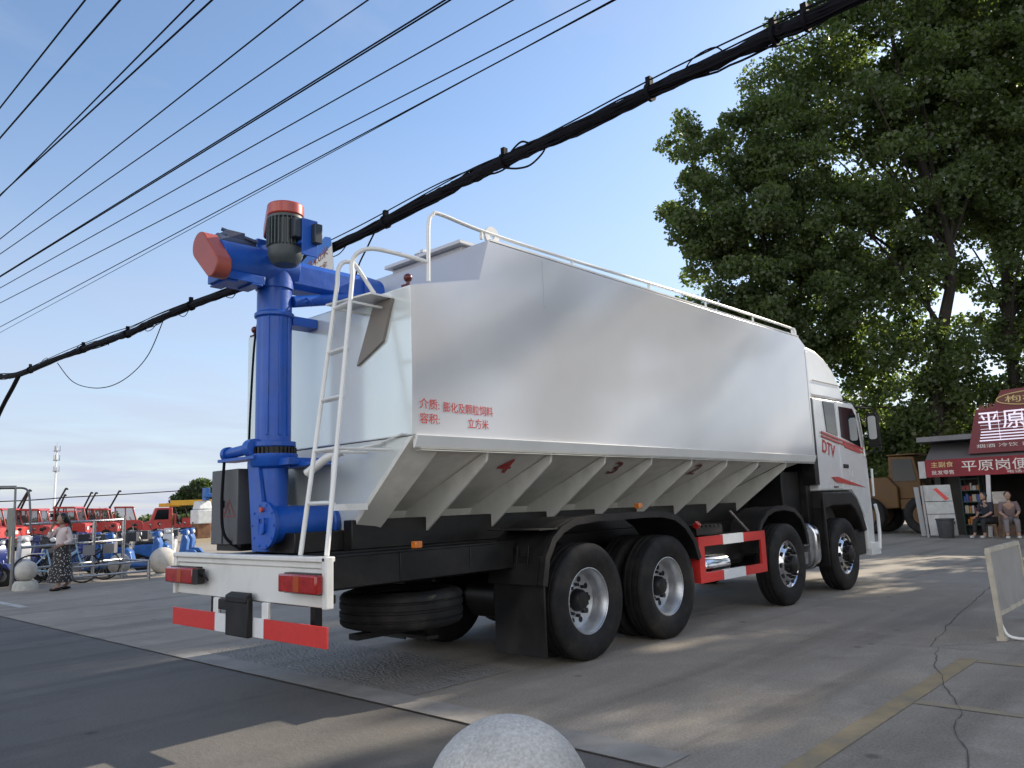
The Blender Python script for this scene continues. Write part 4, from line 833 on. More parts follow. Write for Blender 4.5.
# ------------------------------------------------------------------ people
def skin_mesh(name, J, E, m, parent, sub=2):
    names = list(J); me = bpy.data.meshes.new(name); me.from_pydata([J[k][0] for k in names], [(names.index(a), names.index(b)) for a, b in E], [])
    o = bpy.data.objects.new(name + '_tmp', me); COL.objects.link(o)
    md = o.modifiers.new('s', 'SKIN'); md.use_smooth_shade = True
    for i, k in enumerate(names):
        sv = me.skin_vertices[0].data[i]; r_ = J[k][1]; sv.radius = r_ if isinstance(r_, tuple) else (r_, r_); sv.use_root = (i == 0)
    sb = o.modifiers.new('u', 'SUBSURF'); sb.levels = sub; sb.render_levels = sub
    dg = bpy.context.evaluated_depsgraph_get(); dg.update(); e = bpy.data.meshes.new_from_object(o.evaluated_get(dg))
    v = np.zeros(len(e.vertices) * 3); e.vertices.foreach_get('co', v); fs = [tuple(p.vertices) for p in e.polygons]
    bpy.data.objects.remove(o); bpy.data.meshes.remove(me); bpy.data.meshes.remove(e)
    return link_mesh(name, v.reshape(-1, 3), fs, m, parent, sharp=180)
skin = mat('skin', (.34, .21, .15), .55, 0, .06, 10)
hairm = mat('black_hair', (.012, .010, .010), .45)
def head_face(mb, c, f, h):
    """head with brow, nose, chin, ears, as one welded outline; c centre, f facing"""
    f = Vector(f).normalized(); l = Vector((0, 0, 1)).cross(f)
    mb.sphere(c, h * .36, h * .36, h * .5, 16, 12)
    c = Vector(c)
    mb.sphere(c + f * h * .36 + Vector((0, 0, -.02 * h)), h * .07, h * .07, h * .12, 8, 6); mb.sphere(c + f * h * .22 + Vector((0, 0, -h * .36)), h * .19, h * .19, h * .14, 10, 6)
    for s in (-1, 1): mb.sphere(c + l * s * h * .36, h * .05, h * .06, h * .12, 8, 6)
def hand(J, E, pre, wrist, d, side, s=1.0):
    """palm and five curled fingers as part of the body's own skin"""
    w = Vector(wrist); d = Vector(d).normalized(); side = Vector(side).normalized(); n_ = d.cross(side)
    J[pre + 'palm'] = (w + d * .05 * s, (.022 * s, .03 * s)); E.append((pre + 'wrist', pre + 'palm'))
    for i, (o_, ln) in enumerate(((-.03, .065), (-.01, .075), (.01, .07), (.03, .055))):
        a = w + d * .09 * s + side * o_ * s; b = a + d * ln * .6 * s + n_ * .012; c = b + d * ln * .3 * s + n_ * .02
        J[pre + 'f%da' % i] = (a, .010 * s); J[pre + 'f%db' % i] = (b, .009 * s); J[pre + 'f%dc' % i] = (c, .008 * s); E += [(pre + 'palm', pre + 'f%da' % i), (pre + 'f%da' % i, pre + 'f%db' % i), (pre + 'f%db' % i, pre + 'f%dc' % i)]
    a = w + d * .04 * s - side * .035 * s; b = a + (d - side * .5).normalized() * .04 * s
    J[pre + 't1'] = (a, .012 * s); J[pre + 't2'] = (b, .009 * s); E += [(pre + 'palm', pre + 't1'), (pre + 't1', pre + 't2')]

# walking woman: faces down the railing (towards -x), right hand lifted to her face
PX, PY = -.03, 12.55
W = thing('person', 'woman in pale blouse and long dotted skirt walking past the railing', 'person', (PX, PY, 0))
F = Vector((-.93, -.25, 0)).normalized(); Lf = Vector((0, 0, 1)).cross(F)     # left of her
def wp(f, l, z): return Vector((PX, PY, 0)) + F * f + Lf * l + Vector((0, 0, z))
J = {'pel': (wp(0, 0, .83), (.13, .10)), 'wst': (wp(0, 0, .98), (.11, .085)), 'chs': (wp(.02, 0, 1.16), (.13, .095)), 'nk': (wp(.02, 0, 1.30), .05), 'hd0': (wp(.05, 0, 1.36), .05),
     'lh': (wp(0, .085, .78), .085), 'rh': (wp(0, -.085, .78), .085), 'lk': (wp(.10, .085, .45), .055), 'rk': (wp(-.06, -.085, .44), .055), 'la': (wp(.10, .08, .08), .035), 'ra': (wp(-.20, -.08, .12), .035), 'lt': (wp(.24, .08, .035), .028), 'rt': (wp(-.08, -.08, .035), .028),
     'ls': (wp(.02, .16, 1.24), .05), 'rs': (wp(.02, -.16, 1.24), .05), 'le': (wp(-.04, .20, .99), .038), 're': (wp(.18, -.20, 1.08), .038), 'lwrist': (wp(.16, .17, .92), .025), 'rwrist': (wp(.20, -.10, 1.28), .025)}
E_ = [('pel', 'wst'), ('wst', 'chs'), ('chs', 'nk'), ('nk', 'hd0'), ('pel', 'lh'), ('pel', 'rh'), ('lh', 'lk'), ('rh', 'rk'), ('lk', 'la'), ('rk', 'ra'), ('la', 'lt'), ('ra', 'rt'), ('chs', 'ls'), ('chs', 'rs'), ('ls', 'le'), ('rs', 're'), ('le', 'lwrist'), ('re', 'rwrist')]
hand(J, E_, 'r', wp(.20, -.10, 1.28), Vector((0, 0, 1)) + F * -.25 + Lf * .3, F); hand(J, E_, 'l', wp(.16, .17, .92), F + Vector((0, 0, -.3)), Vector((0, 0, -1)))
skin_mesh('body', J, E_, skin, W)
q = MB(); head_face(q, wp(.06, 0, 1.455), F, .21); q.build('head', skin, W)
q = MB(); q.sphere(wp(.015, 0, 1.478), .103, .103, .108, 16, 10); q.sphere(wp(-.05, 0, 1.44), .07, .07, .08); q.tube(curve([wp(-.09, 0, 1.43), wp(-.13, .01, 1.34), wp(-.12, .02, 1.20), wp(-.10, .02, 1.10)], 5), [.035] * 8 + [.04] * 5 + [.03, .022, .01], 8); q.build('hair', hairm, W)
Jb = {'p': (wp(0, 0, .86), (.155, .12)), 'w': (wp(0, 0, .98), (.135, .105)), 'c': (wp(.02, 0, 1.15), (.15, .115)), 'n': (wp(.02, 0, 1.275), (.075, .07)), 'ls': (wp(.02, .165, 1.24), .068), 'rs': (wp(.02, -.165, 1.24), .068), 'le': (wp(-.04, .205, 1.0), .055), 're': (wp(.17, -.205, 1.085), .055), 'lw': (wp(.10, .185, .945), .042), 'rw': (wp(.195, -.13, 1.21), .042)}
skin_mesh('blouse', Jb, [('p', 'w'), ('w', 'c'), ('c', 'n'), ('c', 'ls'), ('c', 'rs'), ('ls', 'le'), ('rs', 're'), ('le', 'lw'), ('re', 'rw')], mat('pale_pink_cloth', (.58, .50, .50), .8, 0, .06, 12), W)
sk_m = bpy.data.materials.new('dotted_skirt_cloth'); sk_m.use_nodes = True; t_ = sk_m.node_tree; b_ = t_.nodes['Principled BSDF']; b_.inputs['Roughness'].default_value = .85
co_ = N(t_, 'ShaderNodeTexCoord'); v_ = N(t_, 'ShaderNodeTexVoronoi'); v_.inputs['Scale'].default_value = 26; t_.links.new(co_.outputs['Object'], v_.inputs['Vector'])
r_ = N(t_, 'ShaderNodeMapRange'); r_.inputs[1].default_value = .20; r_.inputs[2].default_value = .32; t_.links.new(v_.outputs['Distance'], r_.inputs[0]); x_ = N(t_, 'ShaderNodeMix', data_type='RGBA'); t_.links.new(r_.outputs[0], x_.inputs[0]); x_.inputs[6].default_value = (.5, .48, .46, 1); x_.inputs[7].default_value = (.022, .02, .024, 1); t_.links.new(x_.outputs[2], b_.inputs['Base Color'])
vs = []; rows = [(.93, .14, .115), (.84, .165, .14), (.65, .19, .17), (.42, .215, .20), (.17, .25, .235)]; ns = 36
for z, a, b in rows:
    for i in range(ns):
        t = 2 * math.pi * i / ns; fold = 1 + .09 * math.sin(t * 7 + z * 2) * (1 - z); vs.append(wp(b * fold * math.cos(t) + .02 * (.9 - z), a * fold * math.sin(t), z))
fs = [(k * ns + i, k * ns + (i + 1) % ns, (k + 1) * ns + (i + 1) % ns, (k + 1) * ns + i) for k in range(4) for i in range(ns)]
link_mesh('skirt', vs, fs, sk_m, W)
q = MB()
for f_, l_ in ((.16, .08), (-.15, -.08)): q.sphere(wp(f_, l_, .035), .12, .05, .035)
q.build('shoes', black, W)

def seated(x, y, F, shirt, trousers, label, lean=.0):
    P = thing('person', label, 'person', (x, y, 0)); F = Vector(F).normalized(); Lf = Vector((0, 0, 1)).cross(F)
    def w(f, l, z): return Vector((x, y, 0)) + F * f + Lf * l + Vector((0, 0, z))
    J = {'pel': (w(0, 0, .50), (.15, .12)), 'wst': (w(.02 + lean * .3, 0, .68), (.13, .10)), 'chs': (w(.05 + lean, 0, .88), (.15, .11)), 'nk': (w(.07 + lean, 0, 1.03), .055), 'hd0': (w(.10 + lean, 0, 1.09), .05),
         'lh': (w(.06, .1, .48), .085), 'rh': (w(.06, -.1, .48), .085), 'lk': (w(.42, .14, .50), .065), 'rk': (w(.42, -.12, .50), .065), 'la': (w(.40, .15, .09), .04), 'ra': (w(.48, -.13, .09), .04), 'lt': (w(.58, .15, .035), .032), 'rt': (w(.66, -.13, .035), .032),
         'ls': (w(.05 + lean, .18, .97), .055), 'rs': (w(.05 + lean, -.18, .97), .055), 'le': (w(.12 + lean, .23, .72), .042), 're': (w(.12 + lean, -.23, .72), .042), 'lwrist': (w(.34, .14, .62), .028), 'rwrist': (w(.34, -.12, .62), .028)}
    E_ = [('pel', 'wst'), ('wst', 'chs'), ('chs', 'nk'), ('nk', 'hd0'), ('pel', 'lh'), ('pel', 'rh'), ('lh', 'lk'), ('rh', 'rk'), ('lk', 'la'), ('rk', 'ra'), ('la', 'lt'), ('ra', 'rt'), ('chs', 'ls'), ('chs', 'rs'), ('ls', 'le'), ('rs', 're'), ('le', 'lwrist'), ('re', 'rwrist')]
    hand(J, E_, 'l', w(.34, .14, .62), F + Vector((0, 0, -.2)), Lf); hand(J, E_, 'r', w(.34, -.12, .62), F + Vector((0, 0, -.2)), -Lf)
    skin_mesh('body', J, E_, skin, P)
    q = MB(); head_face(q, w(.12 + lean, 0, 1.19), F, .22); q.build('head', skin, P)
    q = MB(); q.sphere(w(.09 + lean, 0, 1.215), .095, .095, .10); q.build('hair', hairm, P)
    Jb = {'p': (w(0, 0, .54), (.165, .14)), 'w': (w(.02 + lean * .3, 0, .68), (.155, .125)), 'c': (w(.05 + lean, 0, .88), (.17, .13)), 'n': (w(.07 + lean, 0, 1.0), (.08, .07)), 'ls': (w(.05 + lean, .185, .97), .07), 'rs': (w(.05 + lean, -.185, .97), .07), 'le': (w(.12 + lean, .235, .72), .056), 're': (w(.12 + lean, -.235, .72), .056)}
    skin_mesh('shirt', Jb, [('p', 'w'), ('w', 'c'), ('c', 'n'), ('c', 'ls'), ('c', 'rs'), ('ls', 'le'), ('rs', 're')], shirt, P)
    Jt = {'pel': (w(0, 0, .50), (.165, .13)), 'lh': (w(.06, .1, .48), .1), 'rh': (w(.06, -.1, .48), .1), 'lk': (w(.42, .14, .50), .08), 'rk': (w(.42, -.12, .50), .08), 'la': (w(.40, .15, .14), .055), 'ra': (w(.48, -.13, .14), .055)}
    skin_mesh('trousers', Jt, [('pel', 'lh'), ('pel', 'rh'), ('lh', 'lk'), ('rh', 'rk'), ('lk', 'la'), ('rk', 'ra')], trousers, P)
    q = MB()
    for f_, l_ in ((.50, .15), (.58, -.13)): q.sphere(w(f_, l_, .045), .13, .055, .045)
    q.build('shoes', mat('pale_shoes', (.5, .5, .5), .6), P)
    s_ = thing('stool', label.replace('person', 'stool under the person').split(',')[0][:70], 'stool', (x, y, 0)); return P, s_
def stool(s_, x, y):
    q = MB(); q.box(x - .17, x + .17, y - .17, y + .17, .35, .39); q.build('seat', mat('wood_seat', (.20, .12, .06), .6), s_, bevel=.008)
    for a, b in ((-1, -1), (-1, 1), (1, 1), (1, -1)):
        q = MB(); q.cyl((x + a * .17, y + b * .17, 0), (x + a * .13, y + b * .13, .35), .018, n=8); q.build('leg', MATS['wood_seat'], s_)
for x, y, F_, sh, trs, lab, sl, ln in ((20.35, -.12, (-.8, .5, 0), mat('dark_navy_cloth', (.02, .02, .03), .8), mat('black_cloth', (.015, .015, .018), .8), 'person in dark clothes seated under the red banner, beside the post', 'wooden stool under the person in dark clothes', .05),
                                       (20.3, -.62, (-.75, -.2, 0), mat('mauve_cloth', (.15, .11, .11), .8), mat('grey_trousers', (.17, .15, .15), .8), 'person in a mauve top seated before the shop counter', 'wooden stool under the person in the mauve top', .08)):
    P_, s_ = seated(x, y, F_, sh, trs, lab, ln); s_['label'] = sl; s_['group'] = 'stools by the shop'; stool(s_, x, y)

# ------------------------------------------------------------------ shop on the right
SX = 20.9
SH = thing('shop', 'dark low convenience shop under the red banner and lit sign', 'shop', (SX + 2, -6, 0))
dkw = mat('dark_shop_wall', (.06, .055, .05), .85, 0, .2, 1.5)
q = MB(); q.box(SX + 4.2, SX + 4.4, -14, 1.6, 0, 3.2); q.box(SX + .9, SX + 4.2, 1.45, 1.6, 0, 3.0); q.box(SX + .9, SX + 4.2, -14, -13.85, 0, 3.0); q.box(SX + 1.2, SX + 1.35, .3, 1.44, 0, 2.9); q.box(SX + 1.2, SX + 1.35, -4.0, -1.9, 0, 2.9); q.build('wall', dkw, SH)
q = MB(); q.box(SX - .05, SX + 4.6, -14.3, 1.75, 2.9, 3.05); q.build('roof', mat('tin_roof', (.16, .16, .17), .5, .3, .15, 2), SH)
q = MB(); q.box(SX - .10, SX - .07, -14, 1.56, 1.80, 2.33); BN = q.build('banner', mat('red_banner_cloth', (.22, .020, .028), .7, 0, .2, 1.2, .02, 2.0), SH)
q = MB(); q.prism([(SX - .07, 2.33), (SX + .9, 2.88), (SX + .9, 2.84), (SX - .07, 2.28)], 1, -14, 1.56); q.build('awning', mat('awning_tin', (.13, .12, .12), .7), SH)
lw = mat('pale_lettering', (.70, .66, .60), .5)
rt = (0, -1, 0)
text('lettering', '平原岗便民超市', (SX - .103, .56, 1.93), rt, (0, 0, 1), .36, lw, BN, width=3.05, height=.33, bold=.004)
text('lettering', '主副食', (SX - .103, 1.40, 2.09), rt, (0, 0, 1), .2, brass, BN, width=.62, height=.17, bold=.004)
text('lettering', '批发零售', (SX - .103, 1.40, 1.87), rt, (0, 0, 1), .16, lw, BN, width=.62, height=.13, bold=.002)
text('lettering', '电话: 138', (SX - .103, -.62, 1.83), rt, (0, 0, 1), .1, lw, BN, width=.75, height=.085, bold=.002)
q = MB(); q.box(SX - .12, SX - .05, 1.57, 1.76, 1.78, 2.30); q.build('banner_end_board', mat('pale_end_board', (.42, .41, .40), .6, 0, .1, 5), SH)
LS = thing('led_sign', 'red shop sign with lit pale lettering standing above the banner', 'sign', (SX, -3, 2.55))
q = MB(); q.prism([(.35, 2.45), (.02, 3.75), (-.45, 3.80), (-.70, 4.25), (-6.5, 4.35), (-6.5, 2.45)], 0, SX - .06, SX + .12); q.build('sign_board', mat('maroon_board', (.16, .022, .030), .5, 0, .1, 2), LS)
led = bpy.data.materials.new('led_lettering'); led.use_nodes = True; lb_ = led.node_tree.nodes['Principled BSDF']; lb_.inputs['Base Color'].default_value = (.75, .70, .78, 1); lb_.inputs['Emission Color'].default_value = (.85, .78, .95, 1); lb_.inputs['Emission Strength'].default_value = .30
text('lettering', '平原岗便', (SX - .066, -.02, 3.12), rt, (0, 0, 1), .5, led, LS, width=2.5, height=.56, bold=.004)
q = MB()
for k in range(4): q.box(SX - .075, SX - .066, -6, .0 - .02 * k, 2.79 + k * .085, 2.825 + k * .085)
for k in range(5): q.box(SX - .078, SX - .075, -6, -.06, 3.14 + k * .115, 3.152 + k * .115)
for k in range(7): q.box(SX - .080, SX - .079, -.55 - .62 * k, -.535 - .62 * k, 2.79, 3.66)
q.build('led_tube', led, LS)
text('lettering', '烟酒 冷饮 日用百货 批发零售', (SX - .066, .10, 2.60), rt, (0, 0, 1), .13, lw, LS, width=3.2, height=.11, bold=.0)
q = MB(); q.prism([( -.56 - 1.0 + 1.0 * math.cos(R(a)), 3.97 + .20 * math.sin(R(a))) for a in range(0, 360, 15)], 0, SX - .085, SX - .061); OV = q.build('oval_plaque', mat('brown_plaque', (.13, .035, .02), .5), LS)
q = MB(); 
pts = [(SX - .088, -1.56 + 1.0 * math.cos(R(a)), 3.97 + .20 * math.sin(R(a))) for a in range(0, 360, 12)]; q.tube(pts, .016, 6, closed=True); q.build('plaque_rim', brass, OV)
text('lettering', '枸杞红', (SX - .09, -.78, 3.87), rt, (0, 0, 1), .2, brass, OV, width=1.3, height=.2, bold=.004)
text('lettering', '名优', (SX - .066, -.05, 3.70), (0, -1, .15), (0, 0, 1), .16, mat('dim_red_letter', (.30, .09, .07), .5), LS, width=.42, height=.15, bold=.002)
# post, shelves and goods
for y, lab in ((-.02, 'slim white post under the red banner, beside the seated people'), (-3.2, 'slim white post under the banner past the picture edge')):
    q = MB(); q.obox((SX - .12, y - .03, .9), [(1, 0, 0), (0, 1, .07), (0, -.07, 1)], .04, .055, .9); tag(q.build('awning_post', mat('white_post', (.55, .54, .52), .5, 0, .1, 4), bevel=.006), lab, 'post', 'awning posts')
SF = thing('goods_shelf', 'dark shelf rack of goods inside the shop entrance', 'shelf', (SX + 1.0, .55, 0))
q = MB()
for z in (.3, .65, 1.0, 1.35, 1.7): q.box(SX + .75, SX + 1.15, .35, .85, z, z + .025)
for y in (.34, .85): q.box(SX + .75, SX + 1.15, y, y + .02, 0, 1.9)
q.build('rack', mat('green_shelf', (.05, .09, .08), .5), SF)
gcols = [mat('goods_%s' % n, c, .5) for n, c in (('red', (.3, .03, .03)), ('cream', (.45, .40, .3)), ('green', (.05, .2, .1)), ('blue', (.05, .1, .3)), ('white', (.5, .5, .5)), ('orange', (.5, .2, .03)))]
rg = random.Random(9); q = MB()
for z in (.325, .675, 1.025, 1.375):
    y = .37
    while y < .78:
        w_ = rg.uniform(.05, .11); q.box(SX + .78, SX + .95, y, y + w_, z, z + rg.uniform(.12, .24), rg.randrange(6)); y += w_ + .015
gs = q.build('goods', gcols, SF); gs['kind'] = 'stuff'
CT = thing('shop_counter', 'low counter stacked with boxes behind the seated people', 'counter', (SX + 1.0, -1.3, 0))
q = MB(); q.box(SX + .7, SX + 1.1, -2.6, -.9, 0, .72); q.box(SX + .66, SX + 1.14, -2.65, -.85, .72, .76); q.build('counter_body', mat('counter_wood', (.16, .10, .06), .6, 0, .2, 4), CT, bevel=.01)
q = MB()
for k in range(9): y = -2.5 + k * .17; q.box(SX + .74, SX + .98, y, y + .14, .762, .762 + rg.uniform(.12, .45), rg.randrange(6))
q.build('goods', gcols, CT)['kind'] = 'stuff'
q = MB(); q.box(SX + .5, SX + .53, -.42, -.02, .95, 1.30); tag(q.build('notice_board', mat('pale_notice', (.50, .46, .42), .6, 0, .15, 9)), 'small pale notice standing on a stack behind the dark-clothed person', 'notice'); 
q = MB(); q.box(SX + .45, SX + .75, -.5, .05, 0, .95); tag(q.build('crate_stack', mat('brown_crates', (.15, .09, .06), .7, 0, .3, 6), bevel=.01), 'brown crate stack under the pale notice inside the shop', 'crates')
BD = thing('gate_panel', 'white leaning panel with a red diagonal stripe beside the shop', 'panel', (SX - .35, 1.2, 0))
def bq(y, z): return y + .07 - z * .05 - (.0), z
pm = mat('dirty_white_panel', (.46, .46, .44), .6, 0, .16, 3, .004, 8, stain=(3, .6, (.2, .18, .15), (1, 1, .5)))
q = MB()
for z0, z1 in ((.06, .68), (.70, 1.06), (1.08, 1.56)):
    q.add([(SX - .45 + .06 * z, y - .12 * (1.56 - z) * .6 + .02, z) for z in (z0, z1) for y in (.86, 1.62)] + [(SX - .42 + .06 * z, y - .12 * (1.56 - z) * .6 + .02, z) for z in (z0, z1) for y in (.86, 1.62)], [(0, 1, 3, 2), (4, 6, 7, 5), (0, 4, 5, 1), (2, 3, 7, 6), (0, 2, 6, 4), (1, 5, 7, 3)])
q.build('panel_sheet', pm, BD)
q = MB(); q.add([(SX - .45 + .06 * z - .004, y, z) for y, z in ((1.35, 1.44), (1.25, 1.47), (.93, 1.14), (1.03, 1.09))], [(0, 1, 2, 3)]); q.build('red_stripe', redrefl, BD)
q = MB(); q.obox((SX - .42, 1.63, .78), [(1, 0, 0), (0, 1, 0), (.05, .05, 1)], .02, .03, .78); q.obox((SX - .30, 1.80, .78), [(1, 0, 0), (0, 1, 0), (.0, .06, 1)], .015, .07, .74); q.build('panel_post', mat('grey_post', (.3, .3, .3), .5), BD)
q = MB(); q.lathe([(0, .19), (.02, .20), (.52, .24), (.54, .26), (.57, .26), (.57, .22), (.50, .21)], (SX - .75, 1.02, 0), (0, 0, 1), 20); q.box(SX - .8, SX - .7, .76, .80, .4, .48); tag(q.build('waste_bin', mat('dark_bin', (.05, .05, .055), .6, 0, .2, 6)), 'dark plastic bin in front of the white leaning panel', 'bin')

# yellow wheel loader behind the cab
LD = thing('wheel_loader', 'dusty yellow wheel loader parked in shade behind the truck cab', 'loader', (23.2, 3.2, 0))
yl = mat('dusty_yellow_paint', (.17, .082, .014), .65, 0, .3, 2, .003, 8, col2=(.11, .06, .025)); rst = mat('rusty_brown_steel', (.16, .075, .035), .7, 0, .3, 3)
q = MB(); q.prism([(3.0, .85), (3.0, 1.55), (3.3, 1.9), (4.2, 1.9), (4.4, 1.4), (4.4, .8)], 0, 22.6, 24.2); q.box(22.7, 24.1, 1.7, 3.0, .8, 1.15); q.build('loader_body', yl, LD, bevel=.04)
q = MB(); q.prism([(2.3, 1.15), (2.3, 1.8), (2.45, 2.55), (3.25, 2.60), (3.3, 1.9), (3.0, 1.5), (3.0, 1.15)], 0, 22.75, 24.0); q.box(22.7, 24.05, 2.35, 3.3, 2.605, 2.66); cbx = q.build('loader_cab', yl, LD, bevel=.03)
q = MB(); q.prism([(2.42, 1.75), (2.52, 2.48), (3.15, 2.5), (3.15, 1.75)], 0, 22.73, 22.748); q.build('window', glassm, cbx)
for y in (2.2, 4.0):
    for x in (22.5, 24.3):
        q = MB(); q.lathe(tyre_prof(.62, .42, .32), (x, y, .62), (1, 0, 0), 28, closed=True); wh = q.build('wheel', rubber, LD); q = MB(); q.lathe([(-.2, .32), (-.12, .2), (-.1, 0)], (x, y, .62), (1, 0, 0), 20); q.lathe([(.2, .32), (.12, .2), (.1, 0)], (x, y, .62), (1, 0, 0), 20); q.build('rim', yl, wh)
q = MB()
for x in (22.95, 23.75): q.prism([(3.0, 1.35), (2.4, 1.75), (1.5, 1.05), (1.25, .55), (1.4, .5), (1.65, .9), (2.4, 1.5), (2.95, 1.1)], 0, x - .06, x + .06)
q.build('lift_arm', yl, LD); q = MB(); q.prism([(1.5, .3), (1.5, 1.1), (1.35, 1.2), (.95, .25), (.75, .16), (1.3, .14)], 0, 22.2, 24.6); q.build('bucket', rst, LD, bevel=.01)
# orange tipping body beside it, nearer the cab
SK = thing('skip_container', 'rusty orange steel container standing left of the yellow loader', 'container', (24.5, 5.5, 0))
q = MB(); q.prism([(3.6 + .9, .35), (3.3 + .9, 1.6), (6.6, 1.6), (6.3, .35)], 0, 23.4, 25.4); 
for y in (4.3, 5.0, 5.7, 6.4): q.box(23.33, 23.40, y, y + .08, .4, 1.62)
q.box(23.30, 25.45, 4.1, 6.7, 1.602, 1.70); q.build('container_shell', rst, SK, bevel=.01); q = MB(); q.box(23.5, 25.3, 4.6, 4.75, 0, .348); q.box(23.5, 25.3, 6.0, 6.15, 0, .348); q.build('skid', black, SK)

# ------------------------------------------------------------------ barrier at the right, ball bollards
BR = thing('barrier', 'cream framed grey sheet barrier standing in the yard at right', 'barrier', (3.5, -3.9, 0))
q = MB()
for x in (2.82, 4.12):
    q.tube([(x, -3.89, .02), (x, -3.87, .42), (x, -3.85, .825)], .030, 4); q.box(x - .05, x + .05, -3.93, -3.85, 0, .04)
q.tube([(2.82, -3.85, .825), (4.12, -3.85, .825)], .030, 4); q.tube([(2.82, -3.88, .24), (4.12, -3.88, .24)], .028, 4)
q.build('front_frame', cream, BR)
q = MB(); q.prism([(-3.885, .26), (-3.875, .26), (-3.85, .81), (-3.86, .81)], 0, 2.85, 4.09); q.build('sheet_panel', sheetgrey, BR)
for x in (2.82, 4.12):
    q = MB(); q.tube(curve([(x, -3.87, .26), (x + .01, -3.90, .12), (x + .02, -3.97, .03), (x + .05, -4.25, .025)], 5), .014, 8); q.build('foot_brace', white, BR)
def ball(x, y, r_, base_h, lab, base_r=None):
    B = thing('ball_bollard', lab, 'bollard', (x, y, 0), 'stone ball bollards'); q = MB(); q.sphere((x, y, base_h + r_ * .97), r_, n=40, k=26); q.build('stone_ball', stone, B); br_ = base_r or r_ * .62
    q = MB(); q.lathe([(0, br_ * 1.25), (base_h * .6, br_ * 1.2), (base_h, br_)], (x, y, 0), (0, 0, 1), 32); q.build('ball_base', mat('pale_base_concrete', (.42, .42, .38), .85, 0, .15, 12, .004, 50), B)
ball(-4.029, -3.986, .262, .245, 'pale granite ball bollard in the foreground, cut by the picture edge')
ball(-.41, 13.5, .215, .19, 'grey ball bollard beside the tall steel post', .20)
ball(2.83, 14.28, .32, .05, 'grey ball bollard just left of the truck bumper'); ball(2.1, 15.1, .26, .05, 'grey ball bollard behind the short end of the railing')

# ------------------------------------------------------------------ left background: railing, gate hoop, bikes
RL = thing('tube_railing', 'stainless tube railing with three bars behind the walking woman', 'railing', (.8, 13.8, 0))
q = MB(); A = Vector((-.45, 13.75, 0)); Bq = Vector((1.98, 14.6, 0)); C2 = Vector((1.95, 13.0, 0))
for z in (1.37, .88, .42): q.tube([A + Vector((0, 0, z)), Bq + Vector((0, 0, z + .03))], .028, 8)
for z in (.44, .22): q.tube([A.lerp(Bq, .45) + Vector((0, -.05, z - .08)), C2 + Vector((0, 0, z))], .025, 8)
for z in (.44,): q.tube([Bq + Vector((0, 0, z)), C2 + Vector((0, 0, z))], .025, 8)
q.build('rail', steel, RL)
for p, h in ((Bq, 1.50), (A.lerp(Bq, .68), 1.40), (C2, .46), (A.lerp(Bq, .45), .40)):
    q = MB(); q.cyl(p, p + Vector((0, 0, h)), .04, n=12); q.build('railing_post', steel, RL)
GH = thing('steel_gate_frame', 'tall steel tube frame at the left edge of the yard', 'gate frame', (-.62, 13.85, 0))
q = MB(); q.tube([(-.58, 13.82, 0), (-.61, 13.84, 2.17), (-4.5, 14.9, 2.2), (-4.5, 14.9, 0)], .045, 8); q.tube(curve([(-.6, 13.84, 2.16), (-.40, 13.75, 2.1), (-.34, 13.72, 1.7), (-.32, 13.7, 1.2)], 6), .022, 8); q.build('tube_frame', mat('dull_steel', (.16, .165, .17), .4, .7, .2, 6), GH)
q = MB(); q.box(-.30, -.27, 15.0, 15.5, 1.1, 1.75); q.cyl((-.28, 15.25, 0), (-.28, 15.25, 1.1), .03); tag(q.build('notice_board', mat('olive_board', (.20, .20, .16), .6)), 'olive notice board on a post behind the steel frame', 'notice')
# bicycle (built along +x at the origin, then copied)
def bicycle(colm, label):
    B = thing('bicycle', label, 'bicycle', (0, 0, 0), 'parked bicycles')
    for x in (-.52, .52):
        q = MB(); n = 36; q.tube([(x + .33 * math.cos(2 * math.pi * i / n), 0, .345 + .33 * math.sin(2 * math.pi * i / n)) for i in range(n)], .018, 6, closed=True); w = q.build('wheel', rubber, B)
        q = MB()
        for i in range(14): a = 2 * math.pi * i / 14; q.tube([(x, 0, .345), (x + .315 * math.cos(a), 0, .345 + .315 * math.sin(a))], .0025, 4)
        q.cyl((x, -.04, .345), (x, .04, .345), .025, n=10); q.build('spokes', steel, w)
    q = MB(); bb = (-.10, 0, .30); st = (-.22, 0, .80); hd_ = (.36, 0, .86)
    for a, b in ((bb, st), (bb, (.38, 0, .72)), (bb, (-.52, .05, .345)), (bb, (-.52, -.05, .345)), ((-.20, 0, .72), (-.52, .05, .345)), ((-.20, 0, .72), (-.52, -.05, .345)), (hd_, (.42, 0, .62)), ((.42, .05, .62), (.52, .05, .345)), ((.42, -.05, .62), (.52, -.05, .345)), ((.40, 0, .75), (-.1, 0, .45))): q.tube([a, b], .017, 6)
    q.build('frame', colm, B)
    q = MB(); q.sphere((-.24, 0, .84), .13, .08, .035); q.build('saddle', black, B)
    q = MB(); q.tube(curve([(.22, -.28, .98), (.34, -.18, 1.0), (.35, 0, .98), (.34, .18, 1.0), (.22, .28, .98)], 4), .013, 6); q.tube([(.36, 0, .86), (.35, 0, .98)], .014, 6); q.build('handlebar', steel, B)
    q = MB(); q.box(.50, .74, -.15, .15, .62, .84); q.build('basket', mat('basket_wire', (.2, .2, .21), .5, .4), B)
    q = MB(); q.tube([(.0, .02, .30), (-.05, .02, .15), (.02, .1, .12)], .012, 6); q.cyl((-.1, -.03, .30), (-.1, -.02, .30), .09, n=16); q.box(-.6, -.25, -.06, .06, .70, .72); q.build('pedals_and_rack', steel, B)
    return B
bk = bicycle(mat('pale_blue_paint', (.32, .50, .66), .4), 'pale blue bicycle parked behind the walking woman')
